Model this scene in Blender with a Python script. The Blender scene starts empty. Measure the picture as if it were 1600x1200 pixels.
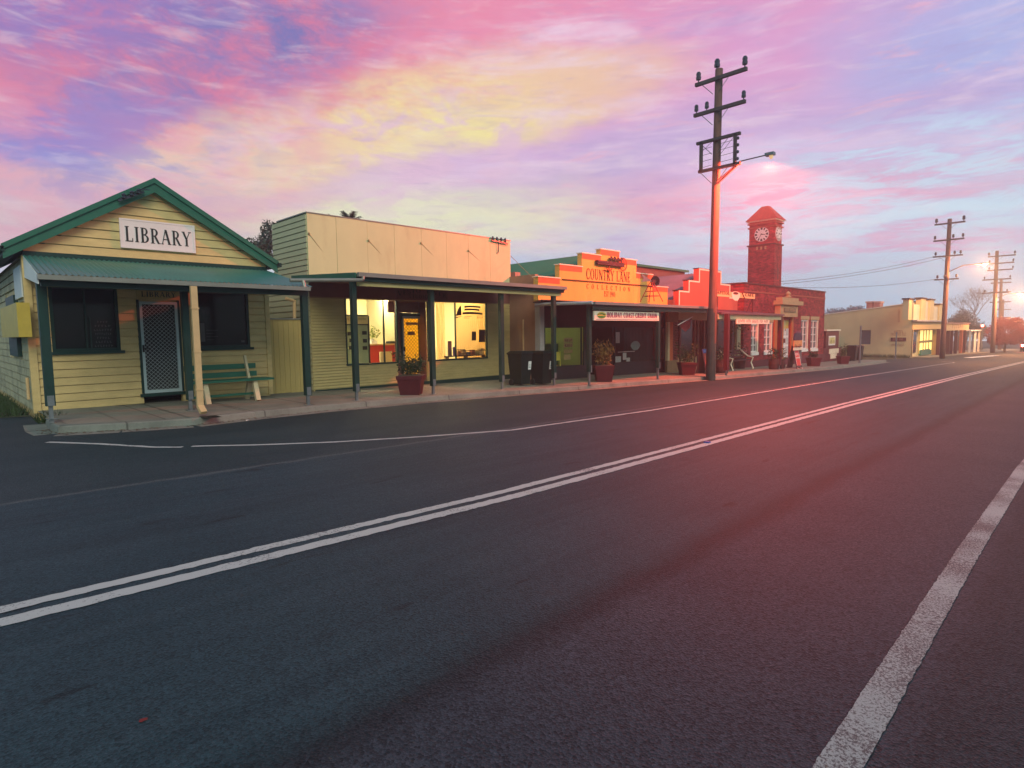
import bpy, math, random
from mathutils import Vector, Matrix
random.seed(7)
SC = bpy.context.scene
COL = SC.collection
rad = math.radians
# ------------------------------------------------------------------ camera
FPX = 927.2; CH = 1.55
YAW, PIT, ROL = rad(45.345), rad(4.969), rad(-0.7036)
fw = Vector((math.cos(YAW)*math.cos(PIT), math.sin(YAW)*math.cos(PIT), -math.sin(PIT)))
r0 = Vector((math.sin(YAW), -math.cos(YAW), 0)); u0 = r0.cross(fw)
rt = r0*math.cos(ROL) + u0*math.sin(ROL); up = -r0*math.sin(ROL) + u0*math.cos(ROL)
cam = bpy.data.cameras.new('camera'); co = bpy.data.objects.new('camera', cam); COL.objects.link(co)
M = Matrix((rt, up, -fw)).transposed().to_4x4(); M.translation = (0, 0, CH); co.matrix_world = M
cam.sensor_width = 36; cam.lens = FPX/1600*36; cam.clip_start = .05; cam.clip_end = 5000
SC.camera = co
C0 = Vector((0, 0, CH))
def ray(x, y): return (fw*FPX + rt*(x-800) + up*(600-y)).normalized()
SL = -0.018                                        # the street falls gently to the right
def g(x): return SL*x
def G(x, y, c=0):                                  # photo pixel -> point on the sloping ground (+c)
    d = ray(x, y); return C0 + d*((c-CH)/(d.z-SL*d.x))
def PY(x, y, Y): d = ray(x, y); return C0 + d*(Y/d.y)
def PX(x, y, X): d = ray(x, y); return C0 + d*(X/d.x)
# ------------------------------------------------------------------ exposure, sun, world
SC.view_settings.view_transform = 'Standard'; SC.view_settings.look = 'None'
SC.view_settings.exposure = 0.0; SC.view_settings.gamma = 1.0
SUNDIR = Vector((-.36, -.80, .58)).normalized()    # towards the sun (behind the camera)
sl = bpy.data.lights.new('sun', 'SUN'); sl.energy = 1.7; sl.angle = rad(34); sl.color = (1, .95, .72)
so = bpy.data.objects.new('sun', sl); COL.objects.link(so)
so.rotation_euler = SUNDIR.to_track_quat('Z', 'Y').to_euler()

def s2l(c):
    return tuple((v/255/12.92 if v/255 <= .04045 else ((v/255+.055)/1.055)**2.4) for v in c)
W = bpy.data.worlds.new('World'); SC.world = W; W.use_nodes = True
nt = W.node_tree; N = nt.nodes; L = nt.links; N.clear()
def nd(t, **k):
    n = N.new(t)
    for a, b in k.items(): setattr(n, a, b)
    return n
def mth(op, a, b=None, c=None):
    n = nd('ShaderNodeMath', operation=op)
    for i, v in enumerate((a, b, c)):
        if v is None: continue
        if isinstance(v, (int, float)): n.inputs[i].default_value = v
        else: L.new(v, n.inputs[i])
    return n.outputs[0]
def mixc(f, a, b):
    n = nd('ShaderNodeMix', data_type='RGBA')
    for s, v in ((n.inputs[0], f), (n.inputs[6], a), (n.inputs[7], b)):
        if isinstance(v, (int, float)): s.default_value = v
        elif isinstance(v, tuple): s.default_value = (*v, 1)
        else: L.new(v, s)
    return n.outputs[2]
def mrange(v, a, b, c, d, t='SMOOTHSTEP'):
    n = nd('ShaderNodeMapRange', interpolation_type=t)
    L.new(v, n.inputs[0])
    for i, q in enumerate((a, b, c, d)): n.inputs[i+1].default_value = q
    return n.outputs[0]
tc = nd('ShaderNodeTexCoord'); sep = nd('ShaderNodeSeparateXYZ'); L.new(tc.outputs['Generated'], sep.inputs[0])
dx, dy, dz = sep.outputs
az = mth('ARCTAN2', dy, dx); el = mth('ARCSINE', dz)
zz = mth('ADD', mth('MAXIMUM', dz, 0.0), .10)
comb = nd('ShaderNodeCombineXYZ'); L.new(mth('DIVIDE', dx, zz), comb.inputs[0]); L.new(mth('DIVIDE', dy, zz), comb.inputs[1])
P = comb.outputs[0]                                # the sky as a high flat cloud layer
ang = nd('ShaderNodeCombineXYZ'); L.new(az, ang.inputs[0]); L.new(el, ang.inputs[1]); ANG = ang.outputs[0]
def noise(vec, scale, detail=8, rough=.6, rot=0, sc=(1, 1, 1), dist=0):
    mp = nd('ShaderNodeMapping'); mp.inputs['Rotation'].default_value = (0, 0, rot); mp.inputs['Scale'].default_value = sc
    L.new(vec, mp.inputs[0]); n = nd('ShaderNodeTexNoise'); L.new(mp.outputs[0], n.inputs['Vector'])
    n.inputs['Scale'].default_value = scale; n.inputs['Detail'].default_value = detail
    n.inputs['Roughness'].default_value = rough; n.inputs['Distortion'].default_value = dist
    return n
wn = noise(P, 1.1, 9, .62, 0, (1, 1, 1))
vm = nd('ShaderNodeVectorMath', operation='SUBTRACT'); L.new(wn.outputs['Color'], vm.inputs[0]); vm.inputs[1].default_value = (.5, .5, .5)
vs = nd('ShaderNodeVectorMath', operation='MULTIPLY'); L.new(vm.outputs[0], vs.inputs[0]); vs.inputs[1].default_value = (.36, .15, 0)
va = nd('ShaderNodeVectorMath', operation='ADD'); L.new(ANG, va.inputs[0]); L.new(vs.outputs[0], va.inputs[1])
WANG = va.outputs[0]
def blob(col, px, py, sx, sy, rot, c, k=1.0, vec=None):
    d = ray(px, py); a0, e0 = math.atan2(d.y, d.x), math.asin(d.z)
    m = nd('ShaderNodeMapping', vector_type='TEXTURE')
    m.inputs['Location'].default_value = (a0, e0, 0); m.inputs['Rotation'].default_value = (0, 0, rad(-rot))
    m.inputs['Scale'].default_value = (sx/930, sy/930, 1); L.new(vec or WANG, m.inputs[0])
    ln = nd('ShaderNodeVectorMath', operation='LENGTH'); L.new(m.outputs[0], ln.inputs[0])
    f = mrange(ln.outputs['Value'], 1.25, .15, 0, k)
    return mixc(f, col, s2l(c))
ramp = nd('ShaderNodeValToRGB'); L.new(mrange(el, -.02, .62, 0, 1, 'LINEAR'), ramp.inputs[0])
cr = ramp.color_ramp
stops = [(0, (176, 212, 232)), (.12, (190, 222, 240)), (.28, (208, 208, 234)), (.45, (214, 180, 220)), (.7, (224, 152, 190)), (1, (200, 140, 190))]
cr.elements[0].color = (*s2l(stops[0][1]), 1); cr.elements[1].position = 1; cr.elements[1].color = (*s2l(stops[-1][1]), 1)
for p_, c_ in stops[1:-1]: e = cr.elements.new(p_); e.color = (*s2l(c_), 1)
c = ramp.outputs[0]
for b in [
    (60, 345, 360, 80, 0, (226, 228, 226), .9), (620, 330, 520, 80, 0, (236, 236, 196), .95), (900, 318, 260, 40, 0, (238, 236, 194), .85),
    (1500, 330, 300, 260, 0, (184, 216, 240), .85), (1250, 205, 420, 120, 6, (222, 186, 222), .8),
    (800, 50, 640, 150, 0, (232, 142, 172), .95), (1280, 60, 420, 110, 0, (216, 158, 204), .85), (1600, 40, 220, 110, 0, (166, 180, 228), .9),
    (110, 150, 330, 190, 0, (226, 122, 150), .92), (420, 170, 330, 80, 14, (228, 140, 168), .8),
    (300, 270, 300, 60, 10, (222, 168, 204), .85),
    (700, 172, 340, 62, 8, (246, 236, 150), 1.0), (460, 228, 290, 56, 14, (242, 224, 166), .9), (900, 135, 200, 40, 6, (234, 190, 168), .8),
    (960, 235, 280, 50, 10, (190, 170, 214), .75), (760, 245, 220, 40, 6, (212, 176, 216), .8), (640, 285, 300, 32, 4, (226, 194, 214), .6), (330, 250, 260, 34, 14, (238, 206, 186), .7),
    (240, 20, 330, 62, 4, (146, 122, 190), .9), (470, 45, 210, 74, 8, (118, 116, 178), .95), (250, 125, 170, 56, 12, (118, 118, 182), .9),
    (40, 215, 120, 50, 0, (134, 138, 212), .85), (90, 252, 150, 24, 0, (150, 150, 214), .7), (30, 30, 140, 60, 0, (138, 120, 188), .8),
    (1300, 285, 330, 34, 3, (216, 166, 206), .8), (1260, 322, 360, 26, 0, (224, 148, 188), .95), (1120, 300, 250, 30, -4, (226, 176, 204), .8),
    (1380, 384, 330, 17, 0, (216, 158, 200), .9), (1100, 395, 300, 20, 0, (206, 192, 222), .6), (1340, 355, 260, 12, 0, (206, 230, 244), .9),
    (1420, 150, 230, 30, 5, (186, 162, 212), .8), (1500, 215, 200, 26, 3, (196, 178, 220), .6)]:
    c = blob(c, *b[:5], b[5], b[6])
# wisps and mottling inside the layer
def region(px, py, sx, sy, rot=0):
    d = ray(px, py); m = nd('ShaderNodeMapping', vector_type='TEXTURE')
    m.inputs['Location'].default_value = (math.atan2(d.y, d.x), math.asin(d.z), 0); m.inputs['Rotation'].default_value = (0, 0, rad(-rot)); m.inputs['Scale'].default_value = (sx/930, sy/930, 1)
    L.new(ANG, m.inputs[0]); ln = nd('ShaderNodeVectorMath', operation='LENGTH'); L.new(m.outputs[0], ln.inputs[0])
    return mrange(ln.outputs['Value'], 1.2, .5, 0, 1)
up_ = mrange(el, .03, .14, 0, 1); right = mrange(az, rad(62), rad(40), 0, 1)
st = noise(ANG, 3.4, 10, .62, rad(-6), (1, 5.5, 1), .5)
c = mixc(mth('MULTIPLY', mth('MULTIPLY', mrange(st.outputs[0], .48, .70, 0, .70), up_), right), c, s2l((236, 212, 232)))
st2 = noise(ANG, 2.6, 10, .62, rad(5), (1, 5.0, 1), .7)
c = mixc(mth('MULTIPLY', mth('MULTIPLY', mrange(st2.outputs[0], .50, .70, 0, .55), up_), mrange(az, rad(66), rad(34), .0, .8)), c, s2l((176, 156, 208)))
st3 = noise(ANG, 7, 8, .65, rad(4), (1, 5.5, 1), .5)
c = mixc(mth('MULTIPLY', mth('MULTIPLY', mrange(st3.outputs[0], .54, .72, 0, .6), right), mrange(el, .10, .2, 0, 1)), c, s2l((238, 176, 196)))
pf_ = noise(ANG, 11, 12, .72, rad(12), (1, 2.0, 1), .3)
c = mixc(mth('MULTIPLY', mrange(pf_.outputs[0], .36, .72, 0, .8), region(360, 90, 420, 130, 8)), c, s2l((228, 124, 150)))
pf2 = noise(ANG, 9, 8, .62, rad(14), (1, 2.0, 1), .6)
c = mixc(mth('MULTIPLY', mrange(pf2.outputs[0], .47, .62, 0, .75), region(640, 240, 330, 90, 8)), c, s2l((226, 190, 214)))
pf3 = noise(ANG, 6, 8, .62, rad(12), (1, 2.2, 1), .4)
c = mixc(mth('MULTIPLY', mrange(pf3.outputs[0], .46, .66, 0, .6), region(180, 280, 330, 120, 8)), c, s2l((232, 160, 184)))
c = mixc(mth('MULTIPLY', mrange(pf3.outputs[0], .55, .42, 0, .6), region(80, 210, 260, 80, 0)), c, s2l((136, 136, 206)))
f1 = noise(ANG, 9, 12, .70, rad(-4), (1, 5.5, 1), .5)
c = mixc(mth('MULTIPLY', mrange(f1.outputs[0], .48, .72, 0, .34), up_), c, s2l((242, 222, 226)))
f2_ = noise(ANG, 12, 12, .70, rad(6), (1, 5.0, 1), .5)
c = mixc(mth('MULTIPLY', mrange(f2_.outputs[0], .48, .74, 0, .34), up_), c, s2l((178, 148, 196)))
c = mixc(mth('MULTIPLY', mrange(f1.outputs[0], .40, .56, .75, .1), region(1440, 320, 330, 120)), c, s2l((196, 228, 244)))
# away from the view the dawn sky is a plain cool blue (atmosphere model)
sky = nd('ShaderNodeTexSky', sky_type='NISHITA', sun_disc=False)
sky.sun_elevation = math.asin(SUNDIR.z); sky.sun_rotation = math.atan2(SUNDIR.x, SUNDIR.y)
skm = nd('ShaderNodeMix', data_type='RGBA', blend_type='MULTIPLY'); skm.inputs[0].default_value = 1
L.new(sky.outputs[0], skm.inputs[6]); skm.inputs[7].default_value = (.075, .075, .075, 1)
side = mth('ADD', mth('MULTIPLY', dx, math.cos(YAW)), mth('MULTIPLY', dy, math.sin(YAW)))
back = mixc(.55, skm.outputs[2], s2l((104, 178, 196)))
c = mixc(mrange(side, -.15, .55, 0, 1), back, c)
c = mixc(mrange(el, rad(31), rad(50), 0, .94), c, s2l((66, 146, 168)))         # overhead the cloud thins to cool blue
bg = nd('ShaderNodeBackground'); L.new(c, bg.inputs[0]); bg.inputs[1].default_value = 1.1
wo = nd('ShaderNodeOutputWorld'); L.new(bg.outputs[0], wo.inputs[0])

# ------------------------------------------------------------------ materials
MATS = {}
def mat(name, col, rough=.7, var=.12, ns=3.0, bump=0, metal=0, spec=.3, fine=0, stain=None, streak=0, emit=None, es=0):
    if name in MATS: return MATS[name]
    m = bpy.data.materials.new(name); m.use_nodes = True; t = m.node_tree; n = t.nodes; k = t.links
    b = n['Principled BSDF']; b.inputs['Roughness'].default_value = rough; b.inputs['Metallic'].default_value = metal
    b.inputs['Specular IOR Level'].default_value = spec
    tcn = n.new('ShaderNodeTexCoord'); v = tcn.outputs['Object']
    if streak:
        mp = n.new('ShaderNodeMapping'); mp.inputs['Scale'].default_value = (1, 1, streak); k.new(v, mp.inputs[0]); vv = mp.outputs[0]
    else: vv = v
    nz = n.new('ShaderNodeTexNoise'); nz.inputs['Scale'].default_value = ns; nz.inputs['Detail'].default_value = 8; nz.inputs['Roughness'].default_value = .65; k.new(vv, nz.inputs['Vector'])
    mr = n.new('ShaderNodeMapRange'); k.new(nz.outputs[0], mr.inputs[0]); mr.inputs[1].default_value = .3; mr.inputs[2].default_value = .7
    mx = n.new('ShaderNodeMix'); mx.data_type = 'RGBA'; k.new(mr.outputs[0], mx.inputs[0])
    mx.inputs[6].default_value = (*[x*(1-var) for x in col], 1); mx.inputs[7].default_value = (*[min(1, x*(1+var)) for x in col], 1)
    out = mx.outputs[2]
    if fine:
        f = n.new('ShaderNodeTexNoise'); f.inputs['Scale'].default_value = 90; f.inputs['Detail'].default_value = 3; k.new(v, f.inputs['Vector'])
        fr = n.new('ShaderNodeMapRange'); k.new(f.outputs[0], fr.inputs[0]); fr.inputs[1].default_value = .3; fr.inputs[2].default_value = .7; fr.inputs[3].default_value = 1-fine; fr.inputs[4].default_value = 1+fine
        mm = n.new('ShaderNodeVectorMath'); mm.operation = 'SCALE'; k.new(out, mm.inputs[0]); k.new(fr.outputs[0], mm.inputs['Scale']); out = mm.outputs[0]
    if stain:
        f = n.new('ShaderNodeTexNoise'); f.inputs['Scale'].default_value = stain[1]; f.inputs['Detail'].default_value = 10; f.inputs['Roughness'].default_value = .7; k.new(vv, f.inputs['Vector'])
        fr = n.new('ShaderNodeMapRange'); k.new(f.outputs[0], fr.inputs[0]); fr.inputs[1].default_value = stain[2]; fr.inputs[2].default_value = stain[2]+.18; fr.inputs[4].default_value = stain[3]
        m2 = n.new('ShaderNodeMix'); m2.data_type = 'RGBA'; k.new(fr.outputs[0], m2.inputs[0]); k.new(out, m2.inputs[6]); m2.inputs[7].default_value = (*stain[0], 1); out = m2.outputs[2]
    k.new(out, b.inputs['Base Color'])
    if bump:
        bn = n.new('ShaderNodeBump'); bn.inputs['Strength'].default_value = bump; bn.inputs['Distance'].default_value = .01
        bz = n.new('ShaderNodeTexNoise'); bz.inputs['Scale'].default_value = ns*14; bz.inputs['Detail'].default_value = 5; k.new(v, bz.inputs['Vector'])
        k.new(bz.outputs[0], bn.inputs['Height']); k.new(bn.outputs[0], b.inputs['Normal'])
    if emit: b.inputs['Emission Color'].default_value = (*emit, 1); b.inputs['Emission Strength'].default_value = es
    MATS[name] = m; return m
DIRT = (.16, .12, .07)
cream = mat('cream_weatherboard', (.62, .46, .205), .6, .14, 2.0, .05, streak=3.0, stain=(DIRT, 1.1, .60, .35))
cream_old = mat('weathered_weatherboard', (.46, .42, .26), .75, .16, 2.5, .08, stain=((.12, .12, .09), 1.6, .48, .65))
cream_side = mat('pale_weatherboard', (.50, .46, .28), .65, .08, 2.2, .05, stain=(DIRT, 1.1, .58, .3))
fibro = mat('cream_sheet', (.63, .60, .34), .7, .06, 1.6, .03, streak=.35, stain=((.40, .30, .15), 1.3, .52, .32))
siding = mat('cream_siding', (.52, .42, .18), .55, .13, 1.6, .03, streak=3.5, stain=(DIRT, .9, .60, .3))
fence_m = mat('cream_paling', (.50, .38, .14), .65, .10, 1.8, .05, streak=.3, stain=(DIRT, 1.1, .58, .4))
green = mat('dark_green_paint', (.007, .038, .032), .5, .18, 4, .05, stain=((.05, .07, .06), 3, .62, .4))
green_t = mat('green_trim', (.022, .125, .082), .5, .14, 4, .05, stain=((.09, .13, .11), 3, .62, .35))
roof_g = mat('green_iron', (.05, .20, .165), .42, .14, 1.4, 0, .25, .5, stain=((.12, .22, .20), 1.2, .55, .5))
roof_dk = mat('dark_green_iron', (.025, .155, .085), .45, .14, 1.2, 0, .15, .4, stain=((.05, .12, .08), .8, .55, .5))
roof_pu = mat('weathered_iron', (.24, .16, .19), .5, .2, 1.5, 0, .3, .5, streak=.3, stain=((.26, .10, .08), 1.2, .5, .6))
gutter_m = mat('grey_gutter', (.24, .245, .215), .45, .12, 3, 0, .3, .5, stain=((.2, .16, .1), 3, .6, .5))
pipe_m = mat('cream_pipe', (.60, .42, .22), .5, .08, 4, 0, stain=((.3, .16, .08), 4, .62, .5))
white_m = mat('white_paint', (.74, .74, .72), .55, .06, 4, .03, stain=((.4, .36, .3), 3, .64, .4))
black_m = mat('black_letter', (.02, .022, .022), .6, .1)
grey_m = mat('galvanised_steel', (.20, .23, .24), .4, .15, 6, 0, .6, .5)
dark_m = mat('dark_interior', (.018, .022, .024), .7, .2, 2)
conc = mat('concrete', (.22, .215, .18), .85, .16, 1.2, .25, fine=.12, stain=((.13, .12, .10), .8, .52, .55))
kerb_m = mat('kerb_concrete', (.20, .205, .18), .85, .2, 1.8, .3, fine=.15, stain=((.10, .10, .09), 1.5, .5, .6))
soil = mat('dirt', (.09, .07, .05), .95, .3, 4, .4, fine=.2)
terracotta = mat('red_pot', (.085, .011, .016), .6, .2, 4, .08, stain=((.08, .05, .05), 3, .6, .4))
plastic = mat('dark_bin_plastic', (.006, .016, .014), .5, .2, 5, .02, spec=.25)
wood_pole = mat('pole_timber', (.16, .075, .058), .85, .35, 5, .4, streak=.12)
arm_m = mat('arm_timber', (.09, .065, .065), .85, .3, 5, .3)
insul = mat('brown_porcelain', (.035, .03, .045), .25, .2, 5, 0, spec=.6)
brickcol = (.28, .030, .038)
sand = mat('sandstone', (.42, .30, .17), .8, .14, 3, .15)
orange_p = mat('ochre_sheet', (.64, .39, .085), .65, .10, 1.4, .04, streak=.25, stain=((.30, .13, .04), 1.1, .56, .55))
red_p = mat('red_sheet', (.50, .10, .065), .65, .10, 1.4, .04, streak=.3, stain=((.28, .05, .04), 1.2, .58, .5))
redtrim = mat('red_trim', (.50, .12, .05), .65, .14, 2, .05)
render_br = mat('brown_render', (.34, .20, .13), .8, .12, 1.2, .1, stain=((.20, .11, .08), 1, .5, .5))
brownp = mat('brown_wall', (.20, .085, .07), .7, .14, 1.4, .06)
maroon = mat('maroon_paint', (.075, .012, .018), .6, .16, 3, .04)
leaf_d = mat('dark_leaves', (.018, .045, .022), .6, .45, 9)
leaf_g = mat('green_leaves', (.05, .085, .03), .6, .45, 9)
leaf_o = mat('bronze_leaves', (.20, .11, .03), .6, .4, 9)
leaf_r = mat('red_leaves', (.20, .045, .05), .7, .4, 3)
leaf_m = mat('grey_green_leaves', (.06, .075, .055), .7, .35, 3)
bark = mat('bark', (.09, .065, .05), .9, .3, 6, .4)
offwhite = mat('warm_white_paint', (.78, .70, .55), .55, .05, 3)
sign_pk = mat('sign_white', (.80, .70, .70), .5, .04, 3, stain=((.6, .45, .42), 3, .6, .4))

def brick_mat(name, col, mortar, scale=1.0):
    m = bpy.data.materials.new(name); m.use_nodes = True; t = m.node_tree; n = t.nodes; k = t.links
    b = n['Principled BSDF']; b.inputs['Roughness'].default_value = .85; b.inputs['Specular IOR Level'].default_value = .2
    tcn = n.new('ShaderNodeTexCoord'); s = n.new('ShaderNodeSeparateXYZ'); k.new(tcn.outputs['Object'], s.inputs[0])
    a = n.new('ShaderNodeMath'); a.operation = 'ADD'; k.new(s.outputs[0], a.inputs[0]); k.new(s.outputs[1], a.inputs[1])
    cb = n.new('ShaderNodeCombineXYZ'); k.new(a.outputs[0], cb.inputs[0]); k.new(s.outputs[2], cb.inputs[1])
    br = n.new('ShaderNodeTexBrick'); k.new(cb.outputs[0], br.inputs['Vector']); br.inputs['Scale'].default_value = 1
    br.inputs['Brick Width'].default_value = .23*scale; br.inputs['Row Height'].default_value = .086*scale; br.inputs['Mortar Size'].default_value = .008*scale
    br.inputs['Color1'].default_value = (*[x*.58 for x in col], 1); br.inputs['Color2'].default_value = (*[x*1.4 for x in col], 1); br.inputs['Mortar'].default_value = (*mortar, 1)
    nz = n.new('ShaderNodeTexNoise'); nz.inputs['Scale'].default_value = 2.2; nz.inputs['Detail'].default_value = 10; nz.inputs['Roughness'].default_value = .7; k.new(tcn.outputs['Object'], nz.inputs['Vector'])
    mr = n.new('ShaderNodeMapRange'); k.new(nz.outputs[0], mr.inputs[0]); mr.inputs[1].default_value = .3; mr.inputs[2].default_value = .7; mr.inputs[3].default_value = .55; mr.inputs[4].default_value = 1.35
    vmn = n.new('ShaderNodeVectorMath'); vmn.operation = 'SCALE'; k.new(br.outputs['Color'], vmn.inputs[0]); k.new(mr.outputs[0], vmn.inputs['Scale'])
    k.new(vmn.outputs[0], b.inputs['Base Color'])
    bn = n.new('ShaderNodeBump'); bn.inputs['Strength'].default_value = .4; bn.inputs['Distance'].default_value = .01; bn.invert = True
    k.new(br.outputs['Fac'], bn.inputs['Height']); k.new(bn.outputs[0], b.inputs['Normal'])
    return m
brick = brick_mat('red_brick', brickcol, (.17, .05, .05))

def glass_mat(name, tint=(1, 1, 1), refl=.10):
    m = bpy.data.materials.new(name); m.use_nodes = True; t = m.node_tree; n = t.nodes; k = t.links; n.clear()
    o = n.new('ShaderNodeOutputMaterial'); mx = n.new('ShaderNodeMixShader'); tr = n.new('ShaderNodeBsdfTransparent'); gl = n.new('ShaderNodeBsdfGlossy')
    tr.inputs[0].default_value = (*tint, 1); gl.inputs['Roughness'].default_value = .03
    fr = n.new('ShaderNodeFresnel'); fr.inputs[0].default_value = 1.35; mm = n.new('ShaderNodeMath'); mm.operation = 'MULTIPLY'; mm.inputs[1].default_value = refl*6; mm.use_clamp = True
    k.new(fr.outputs[0], mm.inputs[0]); k.new(mm.outputs[0], mx.inputs[0]); k.new(tr.outputs[0], mx.inputs[1]); k.new(gl.outputs[0], mx.inputs[2]); k.new(mx.outputs[0], o.inputs[0])
    return m
glass = glass_mat('window_glass', (.97, .98, .96), .045)
dkglass = mat('dark_glass', (.008, .011, .013), .10, .1, 2, spec=.18)
def emis(name, col, s):
    m = bpy.data.materials.new(name); m.use_nodes = True; n = m.node_tree.nodes; b = n['Principled BSDF']
    b.inputs['Base Color'].default_value = (*[min(x, .9) for x in col], 1); b.inputs['Emission Color'].default_value = (*col, 1); b.inputs['Emission Strength'].default_value = s
    return m

def road_mat():
    m = bpy.data.materials.new('asphalt'); m.use_nodes = True; t = m.node_tree; n = t.nodes; k = t.links
    b = n['Principled BSDF']; b.inputs['Roughness'].default_value = .72; b.inputs['Specular IOR Level'].default_value = .20
    tcn = n.new('ShaderNodeTexCoord'); v = tcn.outputs['Object']; s = n.new('ShaderNodeSeparateXYZ'); k.new(v, s.inputs[0])
    def ns(scale, det=6, sc=None, ro=.6):
        q = n.new('ShaderNodeTexNoise'); q.inputs['Scale'].default_value = scale; q.inputs['Detail'].default_value = det; q.inputs['Roughness'].default_value = ro
        if sc: mp = n.new('ShaderNodeMapping'); mp.inputs['Scale'].default_value = sc; k.new(v, mp.inputs[0]); k.new(mp.outputs[0], q.inputs['Vector'])
        else: k.new(v, q.inputs['Vector'])
        return q.outputs[0]
    def mr(x, a, b_, c_, d, tt='LINEAR'):
        q = n.new('ShaderNodeMapRange'); q.interpolation_type = tt; k.new(x, q.inputs[0])
        for i, w in enumerate((a, b_, c_, d)): q.inputs[i+1].default_value = w
        return q.outputs[0]
    def mx(f, a, b_):
        q = n.new('ShaderNodeMix'); q.data_type = 'RGBA'
        for sk, w in ((q.inputs[0], f), (q.inputs[6], a), (q.inputs[7], b_)):
            if isinstance(w, tuple): sk.default_value = (*w, 1)
            elif isinstance(w, float): sk.default_value = w
            else: k.new(w, sk)
        return q.outputs[2]
    def ma(op, a, b_):
        q = n.new('ShaderNodeMath'); q.operation = op
        for i, w in enumerate((a, b_)):
            if isinstance(w, (int, float)): q.inputs[i].default_value = w
            else: k.new(w, q.inputs[i])
        return q.outputs[0]
    yy = ma('ADD', s.outputs[1], ma('MULTIPLY', ma('SUBTRACT', ns(1.3, 5), .5), .22))   # ragged seams
    yy = ma('SUBTRACT', yy, ma('MULTIPLY', s.outputs[0], .0125))
    smooth = mx(mr(ns(.55, 8), .3, .7, 0, 1), (.012, .031, .040), (.021, .044, .056))
    # old patches along the lane and scattered small bitumen spots
    smooth = mx(mr(ns(.9, 6, (.25, 1.6, 1)), .54, .66, 0, .45), smooth, (.010, .019, .024))
    smooth = mx(mr(ns(3.1, 2, (.4, 1.6, 1)), .66, .70, 0, .8), smooth, (.006, .010, .012))
    smooth = mx(mr(ns(2.2, 8, (.10, 3.0, 1), .7), .35, .70, 0, .55), smooth, (.034, .057, .070))
    smooth = mx(mr(ns(1.6, 8, (.07, 2.4, 1), .7), .52, .74, 0, .55), smooth, (.011, .020, .028))
    chip = mx(mr(ns(.8, 6), .3, .7, 0, 1), (.026, .032, .043), (.039, .042, .054))
    far = mx(mr(ns(.9, 7, (.3, 1.3, 1)), .35, .7, 0, 1), (.015, .031, .037), (.027, .044, .051))
    seam = mr(yy, 2.02, 2.10, 0, 1)
    base = mx(seam, chip, smooth)
    dark = ma('MULTIPLY', mr(yy, 1.86, 2.0, 0, 1), mr(yy, 2.06, 2.26, 1, 0))
    base = mx(ma('MULTIPLY', dark, .6), base, (.007, .011, .014))
    base = mx(mr(yy, 7.25, 7.36, 0, 1), base, far)
    line = ma('MULTIPLY', mr(yy, 7.22, 7.28, 0, 1), mr(yy, 7.28, 7.36, 1, 0))
    base = mx(ma('MULTIPLY', line, .5), base, (.12, .125, .125))
    shoulder = mr(yy, .40, .52, 1, 0)
    base = mx(ma('MULTIPLY', shoulder, .55), base, (.014, .018, .022))
    # stones
    ch = n.new('ShaderNodeTexVoronoi'); ch.inputs['Scale'].default_value = 85; k.new(v, ch.inputs['Vector'])
    gr = mr(ch.outputs['Color'], 0, 1, .45, 1.6)
    amt = mr(seam, 0, 1, 1.15, .9)
    gm = ma('ADD', 1.0, ma('MULTIPLY', ma('SUBTRACT', gr, 1.0), amt))
    sp = ns(210, 2); gm = ma('MULTIPLY', gm, mr(sp, .3, .7, .62, 1.5))
    vmn = n.new('ShaderNodeVectorMath'); vmn.operation = 'SCALE'; k.new(base, vmn.inputs[0]); k.new(gm, vmn.inputs['Scale'])
    k.new(vmn.outputs[0], b.inputs['Base Color'])
    bn = n.new('ShaderNodeBump'); bn.inputs['Strength'].default_value = .55; bn.inputs['Distance'].default_value = .006
    k.new(ch.outputs['Distance'], bn.inputs['Height']); k.new(bn.outputs[0], b.inputs['Normal'])
    return m
def paint_mat(name, wear, col=(.42, .44, .43), sc=46):
    m = bpy.data.materials.new(name); m.use_nodes = True; t = m.node_tree; n = t.nodes; k = t.links
    b = n['Principled BSDF']; b.inputs['Roughness'].default_value = .7; tcn = n.new('ShaderNodeTexCoord')
    a = n.new('ShaderNodeTexNoise'); a.inputs['Scale'].default_value = sc; a.inputs['Detail'].default_value = 4; a.inputs['Roughness'].default_value = .75; k.new(tcn.outputs['Object'], a.inputs['Vector'])
    c2 = n.new('ShaderNodeTexNoise'); c2.inputs['Scale'].default_value = 1.7; c2.inputs['Detail'].default_value = 6; k.new(tcn.outputs['Object'], c2.inputs['Vector'])
    ad = n.new('ShaderNodeMath'); ad.operation = 'MULTIPLY_ADD'; k.new(c2.outputs[0], ad.inputs[0]); ad.inputs[1].default_value = .55; k.new(a.outputs[0], ad.inputs[2])
    mr = n.new('ShaderNodeMapRange'); k.new(ad.outputs[0], mr.inputs[0]); mr.inputs[1].default_value = wear; mr.inputs[2].default_value = wear+.10
    mx = n.new('ShaderNodeMix'); mx.data_type = 'RGBA'; k.new(mr.outputs[0], mx.inputs[0]); mx.inputs[6].default_value = (*col, 1); mx.inputs[7].default_value = (.06, .07, .075, 1)
    k.new(mx.outputs[2], b.inputs['Base Color']); return m

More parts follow.
